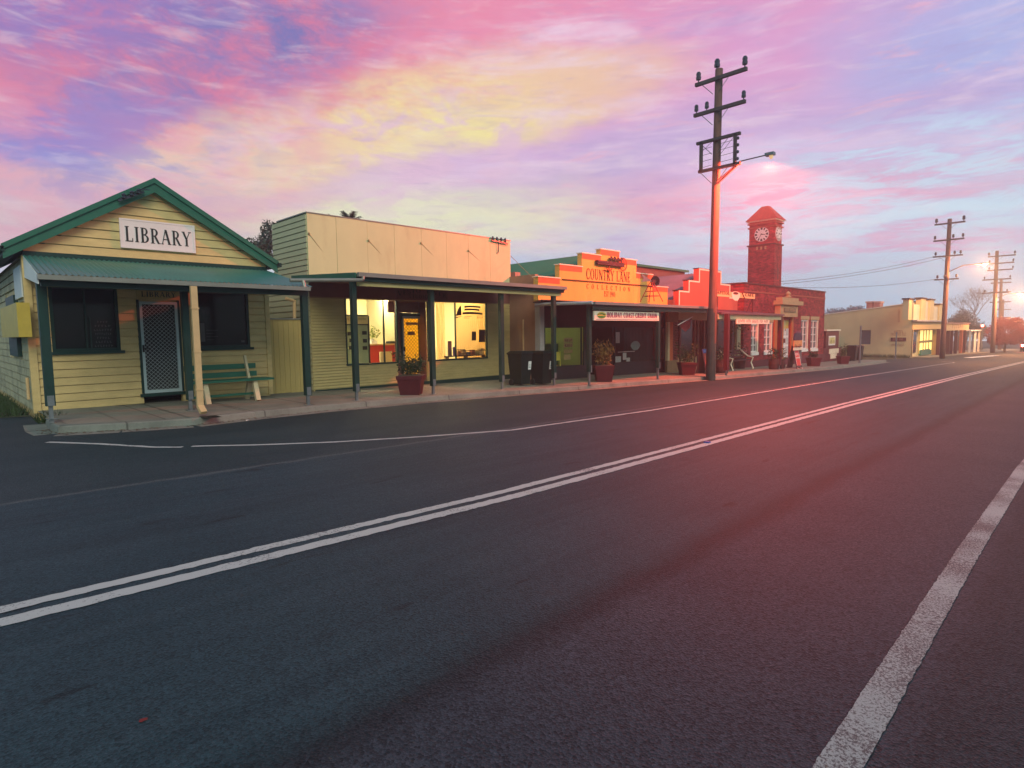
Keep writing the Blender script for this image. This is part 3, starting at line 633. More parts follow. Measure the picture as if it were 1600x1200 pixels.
# windows, door
for i, (a, c_) in enumerate(((wl, wr), (w2a, w2b))):
    w_ = dark_window(lib, a.x, c_.x, wl.z, 2.62, YL+.03, green, bars=(2, 1) if i == 0 else (1, 1))
    t_ = B()
    if i == 0:
        x_ = a.x+(c_.x-a.x)*.60
        for k, (s_, wd) in enumerate((("OPEN", .2), ("HOURS", .3), ("LIBRARY", .34), ("CHILDREN", .3), ("DAILY", .24), ("CLOSED", .3), ("READING", .34))):
            scribble(t_, (x_+.19-wd/2, YL+.026, 1.86-k*.085), (1, 0, 0), (0, 0, 1), .045, wd, (len(s_),))
        B().box(x_-.06, x_-.03, YL-.005, YL+.02, wl.z+.06, 1.98).make('blind_edge', green, w_)
    else:
        x_ = a.x+.12
        t_.box(x_, x_+.10, YL+.02, YL+.026, 1.42, 1.86)
        for k in range(4): t_.box(x_+.13, x_+.13+.1*(k % 2)+.16, YL+.02, YL+.026, 1.46+k*.075, 1.468+k*.075)
        t_.box(c_.x-.2, c_.x-.12, YL+.02, YL+.026, wl.z+.12, wl.z+.17)
    t_.make('window_lettering', mat('pale_letter', (.09, .10, .10), .7), w_)
dx0, dx1, dz0, dz1 = da.x+.02, db.x-.02, PY(223, 615, YL).z, da.z
dr = B().box(dx0, dx0+.055, YL-.05, YL+.01, dz0, dz1).box(dx1-.055, dx1, YL-.05, YL+.01, dz0, dz1).box(dx0+.055, dx1-.055, YL-.05, YL+.01, dz1-.06, dz1).box(dx0+.055, dx1-.055, YL-.05, YL+.01, dz0, dz0+.07).make('door', mat('pale_blue_frame', (.40, .50, .52), .5, .05), lib)
B().box(dx0+.055, dx1-.055, YL+.02, YL+.03, dz0+.07, dz1-.06).make('door_panel', dark_m, dr)
lattice(B(), dx0+.055, dx1-.055, dz0+.07, dz1-.06, YL-.012, .062, .0075).make('security_mesh', mat('pale_mesh', (.38, .45, .46), .5), dr)
B().box(dx0+.008, dx0+.045, YL-.075, YL-.052, dz0+.92, dz0+1.08).tube([(dx0+.026, YL-.06, dz0+1.0), (dx0+.026, YL-.10, dz0+1.0), (dx0+.11, YL-.10, dz0+1.0)], .009, 6).make('handle', black_m, dr)
B().box(dx0-.09, dx1+.09, YL-.09, YL-.052, dz0-.07, dz0-.005).box(dx0-.05, dx0-.003, YL-.045, YL+.02, dz0, dz1+.04).box(dx1+.003, dx1+.05, YL-.045, YL+.02, dz0, dz1+.04).make('door_sill', green, lib)
# verandah
b = B(); zb_, zf = 3.16, 2.575; yf = 12.2
b.corr((1.38, yf-.06, zf), (6.03, yf-.06, zf), (6.28, YL-.03, zb_+.02), (1.50, YL-.03, zb_+.02), .085, .012); b.make('verandah_roof', roof_g, lib)
B().box(1.5, 6.28, YL-.075, YL-.035, zb_, zb_+.10).make('flashing', green, lib)
p = PY(484, 452, yf-.1)
B().box(1.36, p.x, yf-.15, yf-.05, zf-.09, zf-.012).make('gutter', gutter_m, lib)
B().box(1.42, 5.96, yf+.04, yf+.14, zf-.185, zf-.06).make('verandah_beam', green, lib)
B().add([(1.37, yf-.05, zf-.02), (1.37, yf-.05, zf-.16), (1.50, YL-.05, zb_-.42), (1.50, YL-.05, zb_+.01), (1.385, yf-.05, zf-.02), (1.385, yf-.05, zf-.16), (1.515, YL-.05, zb_-.42), (1.515, YL-.05, zb_+.01)],
        [(0, 1, 2, 3), (7, 6, 5, 4), (0, 4, 5, 1), (1, 5, 6, 2), (2, 6, 7, 3), (3, 7, 4, 0)]).make('verandah_end_panel', white_m, lib)
post(lib, 80.7, 654, 2.55, .135, y=12.75); post(lib, 298, 641, 2.5, .12); post(lib, 481.6, 633, 2.5, .125)
t = PY(297.5, 452, yf-.13); q = G(305, 645, .2)
b = B(); b.box(t.x-.055, t.x+.055, q.y-.035, q.y+.035, q.z+.08, zf-.11)
b.bar((t.x, q.y, q.z+.12), (t.x+.015, q.y-.13, q.z+.0), .11, .07)
for zz in (.55, 1.25, 2.05): b.box(t.x-.066, t.x+.066, q.y-.045, q.y+.05, zz, zz+.025)
b.make('downpipe', pipe_m, lib)
B().obox((t.x+.09, q.y-.25, g(t.x)+.131), (.14, 0, -.0025), (0, .16, 0), (0, 0, .003)).make('drain_stain_plate', mat('wet_grate', (.015, .018, .018), .5), lib)
# side fittings
mb = PX(20, 500, lx0-.1)
b = B(); y0_, y1_ = PX(33.7, 500, lx0-.16).y, PX(6.6, 500, lx0-.16).y
b.box(lx0-.22, lx0-.02, y0_, y1_, PX(20, 527, lx0-.16).z, PX(20, 477, lx0-.16).z); b.make('meter_box', mat('yellow_metal', (.55, .40, .07), .5, .1, 4, .04), lib)
nb = B(); y0_, y1_ = PX(33, 440, lx0-.05).y, PX(22, 440, lx0-.05).y
nb.box(lx0-.055, lx0-.03, y0_, y1_, PX(28, 469, lx0).z, PX(28, 420, lx0).z); tag(nb.make('notice', mat('pale_sheet', (.62, .66, .70), .6, .08)), 'blank pale sheet fixed high on the weathered side wall of the hall', 'notice')
B().tube([(lx0-.06, 15.6, .3), (lx0-.06, 15.6, .75)], .03, 8).make('vent_pipe', pipe_m, lib)
B().box(lx0-.06, lx0+.1, 16.9, 18.6, 1.15, 2.5).make('side_window', green, lib)
# service bracket on the bargeboard
b = B(); s0 = PY(205, 309, YL-.28)
b.bar((s0.x-.25, YL-.30, s0.z-.10), (s0.x+.24, YL-.30, s0.z+.16), .05, .05)
for k in (-.15, .0, .13): b.lathe((s0.x+k, YL-.36, s0.z+k*.5+.02), [(.02, 0), (.045, .02), (.03, .05), (.045, .08), (.02, .11)], 10)
b.tube([(s0.x+.02, YL-.36, s0.z+.1), (s0.x+.18, YL-.4, s0.z+.18), (s0.x+.34, YL-.36, s0.z+.2)], .012, 5)
b.make('service_bracket', insul, lib)
# signs
sa, sb, sc = PY(186.5, 341, YL-.06), PY(302.3, 350.5, YL-.06), PY(189, 386, YL-.06)
sgn = thing('name_sign', 'large white LIBRARY board fixed on the gable of the cream hall', 'sign', (sa.x, YL-.05, sc.z))
B().box(sa.x, sb.x, YL-.075, YL-.03, sc.z, sa.z).make('board', sign_pk, sgn)
b = B(); f_ = .025
for q in ((sa.x-.012, sb.x+.012, sa.z-f_, sa.z+.01), (sa.x-.012, sb.x+.012, sc.z-.01, sc.z+f_), (sa.x-.012, sa.x+f_, sc.z+f_, sa.z-f_), (sb.x-f_, sb.x+.012, sc.z+f_, sa.z-f_)): b.box(q[0], q[1], YL-.083, YL-.03, q[2], q[3])
b.make('frame', sign_pk, sgn)
text(B(), 'LIBRARY', (sa.x+.075, YL-.079, sc.z+.13), (1, 0, 0), (0, 0, 1), .325, sb.x-sa.x-.15, .08).make('lettering', black_m, sgn)
sa, sc = PY(212.5, 454, YL-.05), PY(282, 469, YL-.05)
sgn = thing('door_sign', 'small cream LIBRARY board above the mesh door under the verandah', 'sign', (sa.x, YL-.05, sc.z))
B().box(sa.x, sc.x, YL-.05, YL-.026, sc.z, sa.z).make('board', mat('cream_board', (.5, .36, .14), .6), sgn)
text(B(), 'LIBRARY', (sa.x+.09, YL-.052, sc.z+.055), (1, 0, 0), (0, 0, 1), .115, sc.x-sa.x-.18, .08).make('lettering', green, sgn)
# bench
p0, p1 = PY(310, 597, 14.05), PY(428, 594, 14.05); zs = p0.z
bx0, bx1 = p0.x-.12, p1.x
bn = thing('park_bench', 'green slatted bench on cream supports against the hall wall', 'bench', (bx0, 14.4, g(bx0)+.13))
zg = g(5)+.128
B().box(bx0, bx1, 14.02, 14.18, zs-.045, zs).box(bx0, bx1, 14.21, 14.37, zs-.045, zs).box(bx0, bx1, 14.40, 14.54, zs-.045, zs).make('seat', green_t, bn)
bk = B()
for k, zz in ((0, PY(310, 588, 14.6).z), (1, PY(310, 575, 14.66).z)): bk.box(bx0+.02, bx1-.18, 14.60+k*.05, 14.635+k*.05, zz-.06, zz+.06)
bk.make('backrest', green_t, bn)
B().box(bx0+.05, bx1-.3, 14.36, 14.40, zg+.12, zg+.17).make('stretcher', green_t, bn)
rust = mat('chipped_cream_paint', (.62, .53, .34), .7, .12, 4, .1, stain=((.20, .07, .03), 3.5, .60, .7))
for xx in (bx0+.28, bx1-.42):
    b = B(); b.bar((xx, 13.98, zg), (xx, 14.16, zs-.05), .10, .10, (1, 0, 0)); b.bar((xx, 14.66, zg), (xx, 14.42, zs-.05), .10, .10, (1, 0, 0)); b.box(xx-.045, xx+.045, 14.08, 14.52, zs-.12, zs-.046)
    b.bar((xx, 14.46, zs-.06), (xx, 14.68, zs+.52), .08, .05, (1, 0, 0)); b.make('support', rust, bn)
# gate between hall and shop
ga, gb = PY(417, 498, 15.6), PY(480, 501, 15.6)
gt = thing('paling_gate', 'tall cream boarded gate filling the gap between hall and cream shop', 'gate', (ga.x, 15.6, 0))
b = B(); n = 9
for i in range(n):
    x_ = lx1+.03+(7.56-lx1-.05)*i/n; b.box(x_, x_+(7.56-lx1-.05)/n-.006, 15.58+random.uniform(0, .004), 15.60, g(6)+.1+random.uniform(0, .02), ga.z-.02)
b.make('boards', fence_m, gt); B().box(lx1+.02, 7.56, 15.55, 15.62, ga.z-.018, ga.z+.015).make('capping', gutter_m, gt)

# ================================================================== CREAM SHOP
Y2 = 15.5; sx0, sx1 = 7.58, 15.28; zp0, zp1 = 3.05, 4.83
shop = thing('parapet_shop', 'cream shop with flat sheeted parapet, lit windows and green posts, second from the left', 'building', (sx0, Y2, 0))
wl0, wl1 = PY(538.6, 467, Y2), PY(621.5, 567, Y2); rx1 = PY(666.5, 474, Y2).x; wr1 = PY(760.5, 559, Y2).x; ml = PY(599, 500, Y2).x; mr_ = PY(711, 500, Y2).x
wz0, wz1 = PY(541, 569, Y2).z, wl0.z
YD = 15.92
holes = [(wl0.x, wl1.x, wz0, wz1), (wl1.x, rx1, -.3, wz1), (rx1, wr1, wz0, wz1)]
b = B(); wall_holes(b, sx0+.02, sx1-.02, -.3, 2.62, Y2, Y2+.08, holes)
boards(b, (sx0, sx1), .02, wz1+.0, .082, Y2, holes, .026)
b.make('front_wall', siding, shop)
B().box(sx0+.01, sx1-.01, Y2-.022, Y2+.08, wz1+.002, zp0).make('upper_wall', brownp, shop)
B().box(sx0+.05, sx1, Y2-.03, Y2-.013, g(10)-.1, .02).make('plinth', green, shop)
b = B(); b.box(sx0+.02, sx0+.1, Y2+.08, 24, -.3, 3.0); boards(b, (Y2+.02, 23.9), .0, 3.0, .17, sx0+.02, ax='x'); b.make('side_wall', cream_side, shop)
B().box(sx1-.1, sx1-.02, Y2+.08, 24, -.5, 3.0).box(sx0+.1, sx1-.1, 23.9, 24, -.5, 3.0).make('rear_wall', cream_side, shop)
B().box(sx0+.02, sx1-.02, 17.4, 24.1, 3.0, 3.06).make('roof', roof_pu, shop)
# parapet
pj_ = [sx0]+[PY(x, 400, Y2).x for x in (526, 574, 616, 658, 697, 731, 765)]+[sx1]
b = B()
for i in range(len(pj_)-1): b.box(pj_[i]+.004, pj_[i+1]-.004, Y2-.03+random.uniform(-.003, .003), Y2+.03, zp0, zp1)
b.make('parapet', fibro, shop)
B().box(sx0+.01, sx1-.01, Y2-.012, Y2+.02, zp0+.01, zp1-.01).make('parapet_frame', cream_side, shop)
B().box(sx0-.02, sx1+.02, Y2-.045, Y2+.045, zp1, zp1+.03).box(sx0-.03, sx0+.05, Y2+.045, 17.32, zp1, zp1+.03).make('parapet_capping', gutter_m, shop)
b = B(); yr = PX(425, 349, sx0).y
b.box(sx0+.012, sx0+.06, Y2+.032, yr, 3.0, zp1); boards(b, (Y2+.03, yr), 2.98, zp1-.005, .152, sx0+.012, ax='x', out=.034); b.make('parapet_return', cream_side, shop)
B().box(sx1-.06, sx1-.0, Y2+.032, yr, 3.0, zp1).box(sx0+.06, sx1-.06, yr-.05, yr, 3.0, zp1).make('parapet_back', fibro, shop)
# recessed entry
b = B(); b.box(wl1.x, rx1+.02, YD, YD+.08, 2.22, wz1); b.box(PY(622, 540, YD).x, PY(627, 540, YD).x, YD, YD+.08, -.2, 2.22); b.box(PY(659.5, 540, YD).x, rx1+.0, YD, YD+.08, -.2, 2.22)
xs_ = PY(622, 540, YD).x; b.prism([(wl1.x, Y2+.03), (xs_, YD+.08), (xs_-.04, YD+.08), (wl1.x-.03, Y2+.08)], 'z', -.2, wz1); b.box(rx1, rx1+.04, Y2+.08, YD+.08, -.2, wz1)
b.make('entry_wall', brownp, shop)
B().box(wl1.x, rx1, Y2+.08, YD, wz1, wz1+.04).make('entry_soffit', brownp, shop)
B().box(wl1.x, rx1, Y2-.01, YD, -.2, g(11)+.15).make('entry_floor', conc, shop)
d0, d1 = PY(627, 494, YD).x, PY(659, 494, YD).x; dz0, dz1 = PY(631, 590, YD).z, PY(640, 494, YD).z
dr = B().box(d0, d0+.06, YD-.05, YD+.02, dz0, dz1).box(d1-.06, d1, YD-.05, YD+.02, dz0, dz1).box(d0+.06, d1-.06, YD-.05, YD+.02, dz1-.08, dz1).box(d0+.06, d1-.06, YD-.05, YD+.02, dz0, dz0+.1).make('door', mat('grey_door_frame', (.34, .36, .33), .5), shop)
lattice(B(), d0+.06, d1-.06, dz0+.1, dz1-.08, YD-.02, .085, .013).make('security_mesh', mat('tan_mesh', (.30, .20, .06), .6), dr)
B().box(d0+.02, d0+.07, YD-.08, YD-.05, 1.0, 1.14).make('handle', black_m, dr)
B().box(d0+.20, d1-.13, YD+.03, YD+.036, 1.83, 1.91).box(d0+.24, d1-.27, YD+.03, YD+.036, 1.50, 1.62).make('door_notice', mat('faded_red_notice', (.36, .16, .10), .6), dr)
B().box(d0-.05, d0-.002, YD-.06, YD+.04, dz0, dz1+.10).box(d1+.002, d1+.10, YD-.06, YD+.04, dz0, dz1+.10).box(d0, d1, YD-.06, YD+.04, dz1+.003, dz1+.10).make('door_frame', green, shop)
# shop windows
def shop_window(x0, x1, mull):
    f = B(); f.box(x0-.03, x1+.03, Y2-.04, Y2+.03, wz0-.05, wz0); f.box(x0-.02, x0+.02, Y2-.035, Y2+.03, wz0, wz1); f.box(x1-.025, x1+.025, Y2-.035, Y2+.03, wz0, wz1)
    f.box(mull-.016, mull+.016, Y2-.03, Y2+.025, wz0, wz1); w = f.make('shop_window', green, shop); B().quad((x0, Y2+.01, wz0), (x1, Y2+.01, wz0), (x1, Y2+.01, wz1), (x0, Y2+.01, wz1)).make('pane', glass, w); return w
shop_window(wl0.x, wl1.x, ml); wrw = shop_window(rx1+.03, wr1, mr_)
# window decal: fin, three arched bars and small print
dk = mat('maroon_decal', (.045, .012, .018), .5); b = B()
def PW(x, y): q = PY(690+x/10, 460+y/10, Y2+.004); return (q.x, Y2+.004, q.z)
b.add([PW(*q) for q in ((303, 172), (312, 325), (222, 335), (236, 285), (262, 220))], [(0, 1, 2, 3, 4)]); b.add([PW(*q) for q in ((218, 356), (330, 338), (245, 366), (220, 370))], [(0, 1, 2, 3)])
for (xa, xb, ya, h_) in ((355, 608, 180, 28), (357, 590, 226, 26), (326, 640, 281, 32)):
    pts = []
    for i in range(9): t_ = i/8; pts.append((xa+(xb-xa)*t_, ya-34*t_*(1-t_)+(8*t_)))
    b.add([PW(*q) for q in pts]+[PW(q[0], q[1]+h_) for q in pts], [(i, i+1, i+10, i+9) for i in range(8)])
for (xa, xb, ya) in ((360, 470, 340), (352, 440, 368), (555, 650, 338), (555, 650, 366), (225, 370, 860), (560, 680, 858), (360, 545, 905), (300, 580, 926), (275, 620, 950)):
    n = int((xb-xa)/17)
    for i in range(n): xx = xa+(xb-xa)*i/n; b.add([PW(xx, ya-6), PW(xx+11, ya-6), PW(xx+11, ya+6), PW(xx, ya+6)], [(0, 1, 2, 3)])
b.add([PW(220, 878), PW(690, 872), PW(690, 880), PW(220, 886)], [(0, 1, 2, 3)])
for q in ((472, 580, 540, 720), (582, 550, 682, 746)): b.add([PW(q[0], q[1]), PW(q[2], q[1]), PW(q[2], q[3]), PW(q[0], q[3])], [(0, 1, 2, 3)])
b.make('window_decal', dk, wrw)
# interior
int_w = mat('cream_interior', (.72, .66, .42), .8, .05, 1); x0_, x1_, yb_ = sx0+.14, sx1-.12, 19.2
B().box(x0_, x1_, yb_, yb_+.05, 0, 2.9).box(x0_-.03, x0_, Y2+.1, yb_, 0, 2.9).box(x1_, x1_+.03, Y2+.1, yb_, 0, 2.9).make('room_wall', int_w, shop)
B().box(x0_, x1_, Y2+.1, yb_, 2.86, 2.9).make('ceiling', int_w, shop); B().box(x0_, x1_, Y2+.1, yb_, -.05, .05).make('room_floor', mat('brown_carpet', (.2, .13, .08), .9, .2, 8), shop)
B().box(d0+.02, d1-.02, YD+.10, YD+.105, dz0, dz1).make('yellow_blind', YB, shop)
B().box(rx1+.05, rx1+.10, YD+1.2, yb_, .05, 2.86).make('partition', int_w, shop)
tube_m = emis('fluorescent_tube', (1, .88, .55), 320)
for x_, y_ in ((8.9, 17.2), (11.8, 17.9), (13.6, 17.4)):
    lt = B().box(x_-.62, x_+.62, y_-.07, y_+.07, 2.80, 2.85).make('ceiling_light', white_m, shop)
    B().box(x_-.6, x_+.6, y_-.05, y_+.05, 2.76, 2.798).make('lamp_tube', tube_m, lt)
lt = B().box(12.9, 14.0, Y2+.16, Y2+.28, 2.82, 2.85).make('ceiling_light', white_m, shop); B().box(12.95, 13.95, Y2+.18, Y2+.26, 2.78, 2.818).make('lamp_tube', emis('fill_tube', (1, .84, .50), 70), lt)  # added fill light, hidden above the window, brightens the goods and curtain
# curtains in the right window
cu = B()
def curtain(b, p, q, z0, z1, amp=.03, wl_=.09):
    p, q = Vector(p), Vector(q); n = int((q-p).length/wl_*6); d = (q-p).normalized(); nn = Vector((-d.y, d.x, 0)); vs = []
    for i in range(n+1): o = p.lerp(q, i/n)+nn*amp*math.sin(i*math.pi/3); vs += [(o.x, o.y, z0), (o.x, o.y, z1)]
    b.add(vs, [(2*i, 2*i+2, 2*i+3, 2*i+1) for i in range(n)])
curtain(cu, (PY(712, 500, Y2+.42).x, Y2+.42, 0), (wr1+.3, Y2+.42, 0), .3, 2.7)
tag(cu.make('sheer_curtain', tl), 'pleated golden sheer curtain hung inside the right window of the cream shop', 'curtain')
cu = B(); curtain(cu, (PY(681, 500, Y2+.3).x, Y2+.3, 0), (PY(694, 500, Y2+.3).x, Y2+.3, 0), .3, 2.7, .025, .13); tag(cu.make('side_curtain', tl), 'narrow orange drawn curtain at the left of the right shop window', 'curtain')
sh = thing('display_shelf', 'low dark shelf standing behind the right window of the cream shop', 'shelf', (PY(700, 550, Y2+.2).x, Y2+.2, .6)); sx_a, sx_b = PY(697, 550, Y2+.2).x, PY(758, 550, Y2+.2).x; szz = PY(705, 556, Y2+.2).z
B().box(sx_a, sx_b, Y2+.12, Y2+.34, szz-.03, szz).make('board', mat('dark_wood', (.09, .035, .02), .6), sh)
for x_ in (sx_a+.05, (sx_a+sx_b)/2, sx_b-.05): B().box(x_-.02, x_+.02, Y2+.14, Y2+.32, .05, szz-.031).make('leg', mat('dark_wood', (0, 0, 0)), sh)
gcol = [(.20, .10, .10), (.24, .14, .26), (.34, .14, .06), (.45, .26, .10), (.18, .18, .22), (.40, .13, .07), (.30, .22, .10), (.5, .38, .2)]
for i in range(8):
    x_ = sx_a+.06+i*(sx_b-sx_a-.1)/8; hh = (.5, .30, .14, .2, .1, .18, .12, .22)[i]; nm_ = ('tall dark poster card', 'violet display card', 'small rust box', 'tan carton', 'flat slate box', 'red carton', 'low olive box', 'pale cream carton')[i]
    tag(B().box(x_, x_+.15, Y2+.16, Y2+.16+(.02 if i < 2 else .12), szz+.001, szz+hh).make('display_box', mat('goods_%d' % i, gcol[i], .6, .3, 12)), nm_+' on the shelf in the right window of the cream shop', 'box', 'goods on the window shelf')
# furniture seen through the left window
na, nb_ = PY(539, 494, 16.1), PY(576, 568, 16.1); zt_, zm = PY(560, 494, 16.1).z, PY(560, 507, 16.1).z
nbd = thing('notice_board', 'framed display board of photos standing inside the left shop window', 'notice board', (na.x, 16.1, 0))
B().box(na.x, nb_.x, 16.08, 16.12, .45, zt_).make('panel', mat('sage_panel', (.34, .42, .26), .7, .1), nbd)
B().box(na.x, nb_.x, 16.06, 16.078, zm, zt_).make('header', mat('cream_header', (.7, .62, .3), .7), nbd)
B().box(na.x-.02, nb_.x+.02, 16.05, 16.13, zt_+.001, zt_+.04).box(nb_.x+.001, nb_.x+.04, 16.05, 16.13, .1, zt_).box(na.x, nb_.x, 16.05, 16.058, zm-.02, zm+.012).make('frame', black_m, nbd)
b = B()
for xx, zz, s_ in ((.06, .16, .13), (.12, .36, .12), (.10, .58, .12), (.62, .14, .15), (.64, .38, .13), (.62, .6, .15), (.3, .3, .1)): b.box(na.x+xx*(nb_.x-na.x)*1.18, na.x+xx*(nb_.x-na.x)*1.18+s_, 16.066, 16.079, zm-.06-zz-.11, zm-.06-zz)
b.make('photos', black_m, nbd)
scribble(B(), (na.x+.04, 16.055, zt_-.12), (1, 0, 0), (0, 0, 1), .075, nb_.x-na.x-.08, (2, 3, 3, 8)).make('lettering', mat('olive_letter', (.25, .22, .06), .6), nbd)
c0_, c1_ = PY(577, 540, 17.3), PY(617, 560, 17.3)
ct = thing('counter', 'red panelled reception counter inside the left shop window', 'counter', (c0_.x, 17.3, .05))
B().box(c0_.x, c1_.x, 17.28, 17.9, .05, c0_.z).make('front_panel', mat('red_laminate', (.45, .03, .02), .5, .1), ct); B().box(c0_.x-.05, c1_.x+.04, 17.22, 17.95, c0_.z+.001, c0_.z+.045).make('top', mat('tan_top', (.6, .38, .16), .4), ct)
ff = PY(592, 496, 19.1); fg = PY(609, 512, 19.1); pf = thing('picture', 'small red framed picture on the bright back wall of the shop', 'picture', (ff.x, 19.1, fg.z))
B().box(ff.x, fg.x, 19.12, 19.18, fg.z, ff.z).make('frame', mat('red_frame', (.34, .05, .02), .5), pf); B().box(ff.x+.08, fg.x-.08, 19.105, 19.118, fg.z+.08, ff.z-.08).make('print', mat('amber_print', (.5, .2, .03), .6, .8, 6), pf)
hp = PY(580, 520, 17.6); pl = thing('house_plant', 'leafy pot plant standing on the red counter', 'plant', (hp.x, 17.6, c0_.z+.05))
B().lathe((hp.x, 17.6, c0_.z+.046), [(.07, 0), (.10, .16), (.11, .18)], 12).make('pot', white_m, pl); B().leaves((hp.x, 17.6, c0_.z+.42), (.28, .2, .22), 120, .12, .1).make('leaves', mat('yellow_green_leaves', (.16, .22, .02), .6, .3, 9), pl)
cp = PY(600, 562, 16.7)
for i, (x_, lab) in enumerate(((.25, 'tilted white paper tray at the left of the red counter top'), (.95, 'low dark telephone shape on the red counter top'), (1.25, 'white paper stack at the right of the red counter top'))):
    tag(B().frustum((c0_.x+x_, 17.5, c0_.z+.047), .24, .2, .10 if i != 1 else .08, .2*i).make('counter_item', white_m if i != 1 else black_m), lab, 'desk item', 'things on the red counter')
ch = thing('office_chair', 'cream backed chair tucked before the red counter', 'chair', (cp.x, 16.7, .05))
B().box(cp.x-.2, cp.x+.25, 16.6, 16.64, .45, .98).make('backrest', int_w, ch); B().box(cp.x-.2, cp.x+.25, 16.64, 17.0, .42, .47).make('seat', int_w, ch)
for i in (-.16, .2):
    for y_ in (16.66, 16.96): B().box(cp.x+i-.02, cp.x+i+.02, y_-.02, y_+.02, .05, .418).make('leg', grey_m, ch)
# awning
ya, zA, zB = 12.2, 2.93, 3.10
def zaw(y): return zA+(zB-zA)*(y-ya)/(Y2-ya)
ax0, ax1 = PY(556, 430, ya).x, PY(881, 446, ya).x
b = B(); b.corr((ax0, ya-.03, zA-.015), (ax1, ya-.03, zA-.015), (ax1, Y2-.04, zB), (sx0-.1, Y2-.04, zB), .09, .010); b.make('awning_roof', roof_dk, shop)
B().box(ax0, ax1, ya-.13, ya-.03, zA-.075, zA+.02).make('gutter', gutter_m, shop)
B().box(ax0+.02, ax1-.02, ya-.028, ya+.01, zA-.17, zA-.02).make('fascia', green, shop)
B().prism([(ya-.02, zA-.10), (Y2-.05, zB-.10), (Y2-.05, zB+.025), (ya-.02, zA+.02)], 'x', ax0-.035, ax0-.005).prism([(ya-.02, zA-.10), (Y2-.05, zB-.10), (Y2-.05, zB+.02), (ya-.02, zA+.015)], 'x', ax1+.005, ax1+.03).make('end_board', green_t, shop)
B().box(ax0+.1, ax1-.05, ya+.05, ya+.15, zA-.27, zA-.09).make('awning_beam', siding, shop)
B().prism([(ya+.16, zA-.12), (Y2-.05, zB-.12), (Y2-.05, zB-.10), (ya+.16, zA-.10)], 'x', ax0+.05, ax1-.03).make('awning_soffit', brownp, shop)
for (x_, y_) in ((557.5, 626), (677, 616), (784.4, 608), (865.5, 601.8)): post(shop, x_, y_, zA-.09, .12)
b = B()
def on_aw(px, py):
    lo, hi = ya, Y2
    for _ in range(40):
        m_ = (lo+hi)/2; q = PY(px, py, m_)
        if q.z < zaw(m_)+.02: hi = m_
        else: lo = m_
    return PY(px, py, lo)
for (p_, q_) in (((482.6, 365), (529, 426)), ((576, 376), (623, 428)), ((658, 380), (708, 432)), ((732, 392), (781, 436))):
    b.tube([PY(*p_, Y2-.035), on_aw(*q_)], .010, 5); b.lathe(tuple(PY(*p_, Y2-.05)-Vector((0, 0, .03))), [(.02, 0), (.03, .03), (.02, .06)], 8)
b.tube([PY(798, 400, Y2+.03), PY(839, 441, 13.2)], .009, 5)
b.make('tie_rod', mat('rusty_rod', (.35, .24, .12), .7, .3, 8), shop)
# drain pipe running to the hall gutter
p, q = PY(453, 438, 12.25), PY(566, 437, 12.13)
B().tube([p, (q.x-.04, 12.1, q.z-.01), (q.x, 12.1, q.z+.01), (q.x+.01, 12.11, zA-.06)], .042, 10).tube([(p.x+.27, 12.2, p.z), (p.x+.27, 12.14, 2.53)], .04, 8).make('drain_pipe', gutter_m, shop)
B().tube([PY(447, 466, 15.62), PY(459, 470, 15.7), PY(460, 470, 15.7)+Vector((0, 0, -.02)), PY(460, 500, 15.7)], .045, 8).make('downpipe', pipe_m, shop)
# insulators at the parapet corner
ib = B(); i0 = PY(770, 374, Y2-.12); ib.bar((i0.x-.05, Y2-.1, i0.z-.03), (i0.x+.75, Y2-.1, i0.z-.08), .04, .04); ib.tube([(i0.x+.3, Y2-.1, i0.z-.05), (i0.x+.3, Y2-.07, i0.z-.42), (i0.x+.24, Y2-.05, i0.z-.45)], .016, 5)
for k in range(4): ib.lathe((i0.x+.02+k*.2, Y2-.1, i0.z-.02), [(.018, -.03), (.04, .01), (.028, .04), (.045, .07), (.02, .13)], 8)
ib.make('service_insulators', insul, shop)
# faded arched lettering over the entry
s0, s1 = PY(619, 468, Y2-.02), PY(699, 468, Y2-.02)
sgn = thing('faded_sign', 'faded brown arched lettering board over the recessed shop entry', 'sign', (s0.x, Y2-.02, s0.z))
B().box(s0.x, s1.x, Y2-.035, Y2-.0225, s0.z+.02, s0.z+.40).make('board', mat('faded_brown', (.15, .07, .055), .8, .15), sgn)
b = B(); text(b, 'VESTO  RIVER', (s0.x+.05, Y2-.038, s0.z+.10), (1, 0, 0), (0, 0, 1), .13, s1.x-s0.x-.1, .08, 1.0); text(b, 'STUDIO', (s0.x+.45, Y2-.038, s0.z+.06), (1, 0, 0), (0, 0, 1), .12, .75)
b.make('lettering', mat('dull_green_letter', (.022, .035, .028), .7), sgn)
# small rooftop unit beside the parapet
uu = PY(804, 437, 15.9); ac = thing('air_conditioner', 'small grey rooftop unit with curved pipe just right of the cream parapet', 'air conditioner', (uu.x, 15.9, uu.z))
B().box(uu.x-.12, uu.x+.16, 15.75, 16.1, uu.z-.3, uu.z+.27).make('casing', gutter_m, ac); B().tube([(uu.x+.16, 15.8, uu.z), (uu.x+.4, 15.8, uu.z-.02), (uu.x+.55, 15.8, uu.z+.1), (uu.x+.7, 15.8, uu.z-.15)], .022, 6).make('pipe', grey_m, ac)
